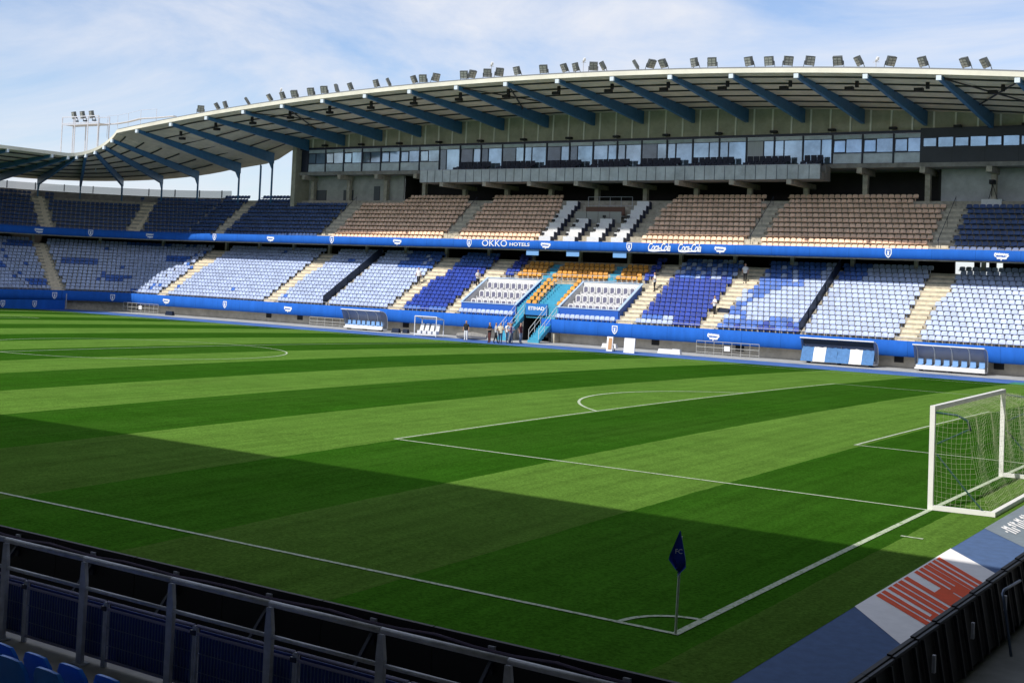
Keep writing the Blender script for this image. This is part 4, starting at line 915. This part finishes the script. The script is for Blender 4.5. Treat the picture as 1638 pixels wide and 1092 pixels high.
# TV camera on its tripod on the right
tc_ = thing('tv_camera', 'black television camera on a tripod over a white cloth in the upper tier', 'camera', (-17.0, 91.7, 13.0)); O = tc_.location
MB().box(-17.7, -16.1, 91.2, 92.2, 12.9, 13.5).build('cloth', WHITE2, tc_, O); MB().box(-17.15, -16.75, 91.3, 92.1, 14.75, 15.1).build('camera_body', BLACK, tc_, O); MB().box(-17.05, -16.85, 91.1, 91.3, 14.82, 15.02).build('lens', BLACK, tc_, O)
for a in (0, 2.1, 4.2): MB().tube([(-16.95, 91.7, 14.75), (-16.95+.4*math.cos(a), 91.7+.4*math.sin(a), 13.5)], .03, 5).build('leg', BLACK, tc_, O)

# ------------------------------------------------------------------ floodlights and masts along the roof edge
lampg = mat('lamp_body', (.10, .11, .11), .5, metal=.3); lens = mat('lamp_lens', (.30, .32, .30), .2, spec=.8, nscale=9, namt=.4)
h1 = MB().box(-.30, .30, -.12, .10, -.30, .32).mesh('lamp_head', lampg); h2 = MB()
for z in (-.21, -.02, .17): h2.box(-.25, -.02, -.135, -.122, z-.07, z+.08); h2.box(.02, .25, -.135, -.122, z-.07, z+.08)
h2 = h2.mesh('lens', lens); h3 = MB(); h3.tube([(-.34, .06, 0), (-.34, .25, -.45), (.34, .25, -.45), (.34, .06, 0)], .03, 5); h3.box(-.14, .14, .1, .4, -.55, -.45); h3 = h3.mesh('bracket', lampg)
z2 = [400+v/3.9 for v in (130, 210, 283, 385, 467, 545, 630, 790, 867, 1025, 1080, 1160, 1335, 1385, 1480, 1555)]
z3 = [800+v/3.9 for v in (105, 270, 400, 470, 580, 640, 845, 940, 1015, 1210, 1320, 1550)]
z4 = [1218+v/3.9 for v in (45, 165, 300, 475, 605, 805, 1005, 1270, 1395)]
ang = [.9, -.5, -.5, -.9, -.5, -.4, .1, .15, .2, -1.2, -.5, -.5, -.9, -.5, .2, 1.3, .4, 1.1, .6, .9, -.4, .1, -.5, -.5, .6, -.9, -1.0, 1.1, -.4, -.4, .3, -.3, .0, .7, .8, .1, -.8]
def floodlight(loc, rz, tilt, label, group, sc=1):
    L_ = thing('floodlight', label, 'floodlight', loc, group, rz); L_.scale = (sc,)*3
    hd = put('lamp_head', h1, L_); hd.rotation_euler = (tilt, 0, 0); ln = put('lens', h2, hd); put('bracket', h3, L_); return L_
for i, px in enumerate([324, 350, 363, 398]+z2+z3+z4):
    X = onY(px, 120, 76.0).x
    rz = ang[i % len(ang)]; floodlight((X, 76.0, zt(X)+.47+.55), rz+RNG.uniform(-.1, .1), RNG.uniform(.25, .6), 'grey boxy floodlight bolted along the edge of the curved stand roof', 'floodlights along the stand roof', 1.15)
for px, h in ((451, 1.25), (786, 1.4), (933, 1.2), (1401, .75)):
    X = onY(px, 110, 76.4).x; z = zt(X)+.3
    mst = thing('roof_mast', 'thin mast with small head on the roof edge ' + {451: 'at its lower end', 786: 'above the hotel lettering', 933: 'above the press desks', 1401: 'above the slate cladding'}[px], 'mast', (X, 76.4, z)); O = mst.location
    MB().tube([(X, 76.4, z), (X, 76.4, z+h)], .035, 6).build('pole', GALV, mst, O); MB().tube([(X-.05, 76.4, z+h), (X+.12, 76.3, z+h+.12), (X+.2, 76.25, z+h+.3)], [.05, .13, .10], 8).build('head', WHITE2, mst, O); MB().bar((X-.25, 76.4, z+h-.05), (X+.25, 76.4, z+h-.05), .03).build('crossarm', GALV, mst, O)
# lattice platform with three lamps above the corner roof
TY = 80.0
ft = thing('lamp_platform', 'raised steel lamp platform standing on the low corner roof', 'platform', onY(128, 236, TY)); O = ft.location
pa, pb = onY(99.5, 200, TY), onY(157, 200, TY); ztop, zbot = onY(128, 186.5, TY).z, onY(128, 199, TY).z
for x in (pa.x, pa.x+(pb.x-pa.x)*.36, pa.x+(pb.x-pa.x)*.72, pb.x):
    for dy in (0, 1.6): MB().tube([(x, TY+dy, 15.9), (x, TY+dy, ztop)], .07, 6).build('leg', GALV, ft, O)
for dy in (0, 1.6):
    for z in (zbot, zbot+.18, ztop): MB().bar((pa.x, TY+dy, z), (pb.x, TY+dy, z), .09).build('beam', GALV, ft, O)
MB().box(pa.x, pb.x, TY+.05, TY+1.55, zbot+.02, zbot+.07).build('deck', GALV, ft, O)
for px in (115, 128.5, 143): floodlight((onY(px, 190, TY).x, TY+.3, zbot+1.15), -.3, .2, 'large grey floodlight on the raised corner lamp platform', 'floodlights on the corner platform', 1.35)
wk = thing('roof_walkway', 'thin railed walkway running along the roof from the lamp platform', 'walkway', onY(200, 200, 82)); O = wk.location
pts = [onY(px, py, 82) for px, py in ((158, 200), (172, 199), (188, 198), (205, 195), (225, 190), (250, 188.5), (280, 186))]
for a, b in zip(pts[:-1], pts[1:]): MB().bar(a, b, .5, .1).build('deck', GALV, wk, O)
for p in pts[:6]: MB().tube([(p.x, 82, p.z-1.6), (p.x, 82, p.z+1.0)], .03, 5).build('rail_post', GALV, wk, O)
MB().tube([(p.x, 82, p.z+1.0) for p in pts[1:6]], .02, 5).build('handrail', GALV, wk, O)

# ------------------------------------------------------------------ portable goal
GY0, GY1 = 13.95, 21.2
gz = zc(14)+.0
gl = thing('portable_goal', 'white portable goal with green braces and sagging net on the near goal line', 'goal', (0, (GY0+GY1)/2, zc(17.5))); O = gl.location
GW = mat('goal_white', (.80, .80, .78), .4, nscale=3, namt=.06); GG = mat('brace_green', (.02, .07, .06), .5)
def obar(name, a, b, w=.12, m=GW): return MB().tube([a, b], w/2, 10).build(name, m, gl, O, True)
za, zb = zc(GY0), zc(GY1)
for y, z in ((GY0, za), (GY1, zb)):
    MB().box(-.06, .06, y-.05, y+.05, z, z+2.52).build('post', GW, gl, O)
    MB().hexa([(.062, y-.055, z+.01), (1.358, y+.10, z+.01), (1.358, y+.21, z+.01), (.062, y+.055, z+.01), (.062, y-.055, z+.12), (1.358, y+.10, z+.12), (1.358, y+.21, z+.12), (.062, y+.055, z+.12)]).build('ground_bar', GW, gl, O)
    sg = 1 if y == GY0 else 1
    MB().tube([(.05, y+.02, z+2.36), (.55, y+.1, z+2.33), (.78, y+.13, z+2.22), (.86, y+.15, z+1.98)], .028, 8).build('net_hoop', GG, gl, O, True)
    MB().tube([(.10, y+.05, z+1.35), (.75, y+.1, z+.6), (1.20, y+.14, z+.10)], .022, 6).build('brace', GG, gl, O); MB().tube([(.10, y+.05, z+1.6), (.84, y+.14, z+2.02)], .018, 6).build('brace', GG, gl, O)
MB().hexa([(-.058, GY0+.051, za+2.40), (.058, GY0+.051, za+2.40), (.058, GY1-.051, zb+2.40), (-.058, GY1-.051, zb+2.40), (-.058, GY0+.051, za+2.517), (.058, GY0+.051, za+2.517), (.058, GY1-.051, zb+2.517), (-.058, GY1-.051, zb+2.517)]).build('crossbar', GW, gl, O)
MB().hexa([(1.36, GY0+.1, za+.01), (1.48, GY0+.1, za+.01), (1.48, GY1+.2, zb+.01), (1.36, GY1+.2, zb+.01), (1.36, GY0+.1, za+.12), (1.48, GY0+.1, za+.12), (1.48, GY1+.2, zb+.12), (1.36, GY1+.2, zb+.12)]).build('ground_bar', GW, gl, O)
net = MB(); NP = [(.03, 2.42), (.45, 2.40), (.80, 2.25), (.86, 1.95), (.90, 1.5), (1.0, 1.0), (1.15, .55), (1.36, .10)]
def nprof(t):
    f = t*(len(NP)-1); i = min(int(f), len(NP)-2); g_ = f-i; return (NP[i][0]*(1-g_)+NP[i+1][0]*g_, NP[i][1]*(1-g_)+NP[i+1][1]*g_)
rn = .0022
for i in range(61):
    y = GY0+.06+(GY1-GY0-.0)*i/60; z = zc(y); sag = .05*math.sin(i*.5)
    net.tube([(nprof(t/14)[0]+sag*math.sin(math.pi*t/14), y+.1*t/14+.03*math.sin(t*.7+i), z+nprof(t/14)[1]) for t in range(15)], rn, 3, cap=False)
for j in range(1, 28):
    x, zz = nprof(j/28)
    net.tube([(x+.05*math.sin(i*1.55+j*.3)*math.sin(math.pi*j/28), GY0+.06+(GY1-GY0)*i/20+.1*j/28, zc(GY0+(GY1-GY0)*i/20)+zz-.03*math.sin(i*.9)) for i in range(21)], rn, 3, cap=False)
for y in (GY0, GY1):
    for j in range(1, 20):
        zz = 2.42*j/20; xm = max(nprof(t/40)[0] for t in range(41) if nprof(t/40)[1] >= zz-.03) if zz < 2.4 else .3
        net.tube([(xm*i/6, y+.02+.1*i/6+.04*math.sin(i+j), zc(y)+zz-.05*math.sin(math.pi*i/6)) for i in range(7)], rn, 3, cap=False)
    for i in range(1, 12):
        x = 1.36*i/12; zt_ = 2.42 if x < .5 else max(z for x_, z in [nprof(t/60) for t in range(61)] if x_ >= x-.02)
        net.tube([(x+.02*math.sin(j), y+.02+.1*x/1.36+.04*math.sin(i+j), zc(y)+.1+(zt_-.1)*j/8) for j in range(9)], rn, 3, cap=False)
net.build('net', mat('net_cord', (.60, .61, .42), .8), gl, O)

# ------------------------------------------------------------------ corner flag
cf = thing('corner_flag', 'limp navy corner flag with white letters on a pale pole', 'flag', (0, 0, zc(0))); O = cf.location
MB().tube([(0, 0, 0), (.03, .02, 1.5)], .022, 8).build('pole', mat('pole_white', (.85, .85, .82), .5), cf, O)
fm = MB(); rows = []
for j in range(10):
    t_ = j/9; wv = .012+.26*min(t_/.76, 1) if t_ < .76 else .272*(1-(t_-.76)/.26); z = 1.60-.64*t_
    rows.append([(.05+(i-4)/4*wv*.58-.02*t_, -.06+.05*(1 if i % 2 else -1)*t_*(.4+.6*abs(i-4)/4), z-.05*(i-4)/4*t_+.05*(i % 2)*t_) for i in range(9)])
fl = fm.grid(rows).build('flag_cloth', mat('flag_navy', (.02, .05, .55), .7), cf, O, True)
me = text_mesh('FC', .10, LOGO, extrude=.002); o = put('lettering', me, fl, (.08, -.15, 1.30)); o.rotation_euler = (R(90), 0, R(30))

# ------------------------------------------------------------------ near touchline: black boards, railing, barriers, seats
for k in range(14):
    x1 = 4.6-k*1.9; x0 = x1-1.9
    b = thing('perimeter_board', 'black back of a perimeter advertising board along the near touchline', 'board', ((x0+x1)/2, -4.85, -.06), 'perimeter boards along the near touchline'); O = b.location
    MB().box(x0+.01, x1-.01, -4.86, -4.80, -.03, .86).build('panel', BLACK, b, O); MB().box(x0+.91, x0+.97, -4.90, -4.865, .45, .70).build('bracket', FRAME, b, O); MB().bar((x0+.94, -5.5, -.05), (x0+.94, -4.9, .6), .05).build('strut', FRAME, b, O)
    MB().box(x0+.89, x0+.99, -4.90, -4.865, .72, .80).build('clip', GALV, b, O)
tag(MB().tube([(-22+i*.6, -4.93, .80-.05*abs(math.sin(i*.99))) for i in range(44)], .02, 5).build('draped_cable', mat('cable_violet', (.10, .08, .14), .5)), 'thin dark cable draped along the black perimeter boards', 'cable')
NZ = .70; RYn = -8.5; SP = 1.48; PX0 = 2.42
nst = thing('near_stand', 'shaded lower steps and roof of the stand along the near touchline', 'grandstand', (-40, -15, 0)); O = nst.location
stp = MB(); stp.box(-120, 14, -10.65, -8.2, -.3, NZ)
for k in range(12): stp.box(-120, 14, -10.65-.8*(k+1), -10.65-.8*k, -.3, NZ+.29*(k+1))
stp.build('lower_tier', CONC_D, nst, O)
NR = 17.35
MB().box(-125, 40, -28, -7.95, NR, NR+.35).build('roof_deck', DECK, nst, O)
MB().box(-125, 40, -28.3, -28, -.3, NR+.3).build('back_wall', CONC_D, nst, O)
for k in range(22): MB().box(-122+k*7.6, -121.6+k*7.6, -27.9, -27.5, 0, NR).build('column', CONC, nst, O)
# unseen stand behind the near goal line, added to block sky light
ens = thing('unseen_end_stand', 'unseen steps and roof of the stand behind the near goal line', 'grandstand', (14, 40, 0)); O2 = ens.location
stp = MB()
for k in range(14): stp.box(6.4+.8*k, 6.4+.8*(k+1), -8, 78, -.3, .4+.3*k)
stp.build('lower_tier', CONC_D, ens, O2); MB().box(4.6, 24, -7.9, 90, NR-.1, NR+.2).build('roof_deck', DECK, ens, O2); MB().box(24, 24.3, -28, 90, -.3, NR).build('back_wall', CONC_D, ens, O2)
for k in range(12): MB().box(23.4, 23.8, -6+k*8, -5.6+k*8, 0, NR-.11).build('column', CONC, ens, O2)
rl = thing('front_railing', 'grey steel railing with flat posts in front of the near blue seats', 'railing', (-3, RYn, NZ)); O = rl.location
for k in range(-9, 3):
    x = PX0-.0+SP*(k)
    MB().hexa([(x-.045, RYn-.02, NZ), (x+.045, RYn-.02, NZ), (x+.045, RYn+.03, NZ), (x-.045, RYn+.03, NZ), (x-.05, RYn-.02, NZ+.95), (x+.05, RYn-.02, NZ+.95), (x+.05, RYn+.03, NZ+.95), (x-.05, RYn+.03, NZ+.95)]).build('post', GALV, rl, O)
    MB().hexa([(x-.05, RYn-.02, NZ+.951), (x+.05, RYn-.02, NZ+.951), (x+.05, RYn+.03, NZ+.951), (x-.05, RYn+.03, NZ+.951), (x-.035, RYn-.02, NZ+1.17), (x+.02, RYn-.02, NZ+1.17), (x+.02, RYn+.03, NZ+1.17), (x-.035, RYn+.03, NZ+1.17)]).build('post_head', GALV, rl, O)
    MB().box(x-.09, x+.09, RYn-.07, RYn+.08, NZ, NZ+.015).build('foot_plate', GALV, rl, O)
    if k < 2:
        MB().tube([(x, RYn, NZ+1.21), (x+SP-.006, RYn, NZ+1.21)], .034, 10).build('top_rail', GALV, rl, O, True); MB().tube([(x+.06, RYn, NZ+.88), (x+SP-.06, RYn, NZ+.88)], .024, 8).build('mid_rail', GALV, rl, O, True)
SHEET = mat('barrier_sheet_blue', (.025, .06, .26), .7, nscale=3, namt=.2)
BARM = mat('barrier_bar', (.15, .20, .34), .4, metal=.4)
proto = None
for k in range(-9, 3):
    if proto is None:
        proto = thing('mesh_barrier', 'blue backed mesh barrier panel clipped behind the near railing', 'barrier', (PX0+SP*k, RYn+.12, NZ), 'mesh barriers behind the near railing')
        for z in (.08, .66, .74): MB().tube([(.30, 0, z), (SP+.26, 0, z)], .018, 6).build('frame_rail', mat('frame_lilac', (.26, .25, .38), .4), proto)
        for x in (.30, SP+.26): MB().box(x-.016, x+.016, -.016, .016, .0, .74).build('frame_post', GALV, proto)
        bm_ = MB()
        for i in range(1, 30): x = .30+(SP-.04)*i/30; bm_.box(x-.004, x+.004, -.004, .004, .08, .66)
        for z in (.25, .45): bm_.box(.30, SP+.26, -.003, .003, z-.004, z+.004)
        bm_.build('bar_mesh', BARM, proto); MB().box(.33, SP+.23, .02, .03, .06, .70).build('sheet', SHEET, proto); MB().box(SP+.22, SP+.30, -.03, .03, .64, .69).build('clip', FRAME, proto)
    else: c = copy_tree(proto); c.location = (PX0+SP*k, RYn+.12, NZ)
# near blue seats, with rounded shells
def near_seat_parts():
    back = MB(); rows = []
    for j in range(7):
        t_ = j/6; z = .36+.46*t_; hw = .22*(1-.10*t_**3) if j < 6 else .15
        rows.append([(hw*math.sin(a), .16+.10*t_-.05*math.cos(a)*-1-.05, z-(.03*(abs(math.sin(a))**3) if j > 4 else 0)) for a in [(-1.4+2.8*i/8) for i in range(9)]])
    back.grid(rows); r2 = [[(x*.95, y+.035, z) for x, y, z in r_] for r_ in rows]; back.grid(r2, flip=True); back.grid([rows[-1], r2[-1]]); back.grid([[r_[0] for r_ in rows], [r_[0] for r_ in r2]], flip=True); back.grid([[r_[-1] for r_ in rows], [r_[-1] for r_ in r2]])
    pan = MB(); pr = [[(.21*math.sin(a)*(1 if j else .9), -.24+.09*j, .40-.03*math.cos(a)-.012*j) for a in [(-1.4+2.8*i/8) for i in range(9)]] for j in range(6)]; pan.grid(pr); pan.grid([[(x, y, z-.03) for x, y, z in r_] for r_ in pr], flip=True)
    st = MB().box(-.04, .04, -.05, .15, 0, .36)
    return back.mesh('backrest', NEARB, smooth=True), pan.mesh('seat_pan', NEARB, smooth=True), st.mesh('support', GALV)
nb, npn, nsu = near_seat_parts()
for row, (y, z) in enumerate(((-9.72, NZ+.0), (-10.55, NZ+.29))):
    for i in range(8):
        x = -.87-.53*i+.2*row
        s_ = thing('bright_blue_seat', 'bright blue moulded seat of the ' + ('front' if row == 0 else 'second') + ' row behind the near railing', 'seat', (x, y, z), 'near blue seats of the ' + ('front' if row == 0 else 'second') + ' row', math.pi)
        s_.rotation_euler = (0, 0, 0)
        put('backrest', nb, s_, (0, -.35, 0), math.pi); put('seat_pan', npn, s_, (0, -.35, 0), math.pi); put('support', nsu, s_, (0, -.35, 0), math.pi)
# black display boards behind the near goal line
for k in range(16):
    y0 = -5.0+k*1.0
    b = thing('display_board', 'black framed back of a display board beside the printed carpets', 'board', (4.0, y0+.5, -.05), 'display boards behind the near goal line'); O = b.location
    zz = zc(y0)
    MB().hexa([(4.02, y0+.005, zz), (4.08, y0+.005, zz), (4.08, y0+.995, zz), (4.02, y0+.995, zz), (3.86, y0+.005, zz+.92), (3.92, y0+.005, zz+.92), (3.92, y0+.995, zz+.92), (3.86, y0+.995, zz+.92)]).build('panel', BLACK, b, O)
    for dy in (.2, .8): MB().bar((4.12, y0+dy, zz), (3.97, y0+dy, zz+.85), .05, .05).build('upright', mat('upright_black', (.018, .02, .026), .5), b, O)
    MB().bar((3.95, y0+.01, zz+.88), (3.95, y0+.99, zz+.88), .04).build('top_bar', mat('upright_black', (.018, .02, .026), .5), b, O)
    if k % 2 == 0: MB().box(4.10, 4.14, y0+.18, y0+.24, zz+.45, zz+.68).build('handle', GALV, b, O)
for y in (2.3, 6.3, 10.3):
    z = zc(y); h = thing('support_hoop', 'bent blue grey tube hoop bracing the black display boards', 'support', (4.35, y, z), 'support hoops behind the display boards')
    MB().tube([(4.42, y, z), (4.30, y, z+.80), (4.27, y+.03, z+.90), (4.27, y+.12, z+.94), (4.27, y+1.2, z+.90)], .022, 8).build('tube', mat('hoop_blue', (.10, .14, .22), .4, metal=.4), h, h.location, True)

# ------------------------------------------------------------------ trees beyond the corner stand
LEAF = mat('leaf_green', (.055, .075, .02), .8, nscale=.4, namt=.5); BARK = mat('bark', (.08, .06, .04), .9)
for i in range(9):
    x = -215-i*9+RNG.uniform(-2, 2); y = 118+i*2.5+RNG.uniform(-4, 4); H = 11.5+RNG.uniform(-1.5, 2.5)
    t_ = thing('broadleaf_tree', 'olive green tree seen through the gap under the corner roof', 'tree', (x, y, -.35), 'trees beyond the corner stand'); O = t_.location
    tr = MB(); tr.tube([(x, y, -.35), (x+.2, y, H*.35), (x, y+.2, H*.7)], [.32, .24, .1], 7)
    for a in range(5): an = a*1.3; tr.tube([(x+.1, y, H*.35+a*.5), (x+1.8*math.cos(an), y+1.8*math.sin(an), H*.55+a*.5)], [.1, .04], 5)
    tr.build('trunk', BARK, t_, O)
    lf = MB(); cl = [(x+RNG.normal()*1.9, y+RNG.normal()*1.9, H*.68+RNG.normal()*H*.13) for _ in range(16)]
    for c in cl:
        for _ in range(45):
            p = Vector(c)+Vector(RNG.normal(size=3))*.75; a = Vector(RNG.normal(size=3)).normalized()*.26; b = a.orthogonal().normalized()*.2; lf.face([p-a, p+b, p+a, p-b])
    lf.build('crown', LEAF, t_, O)
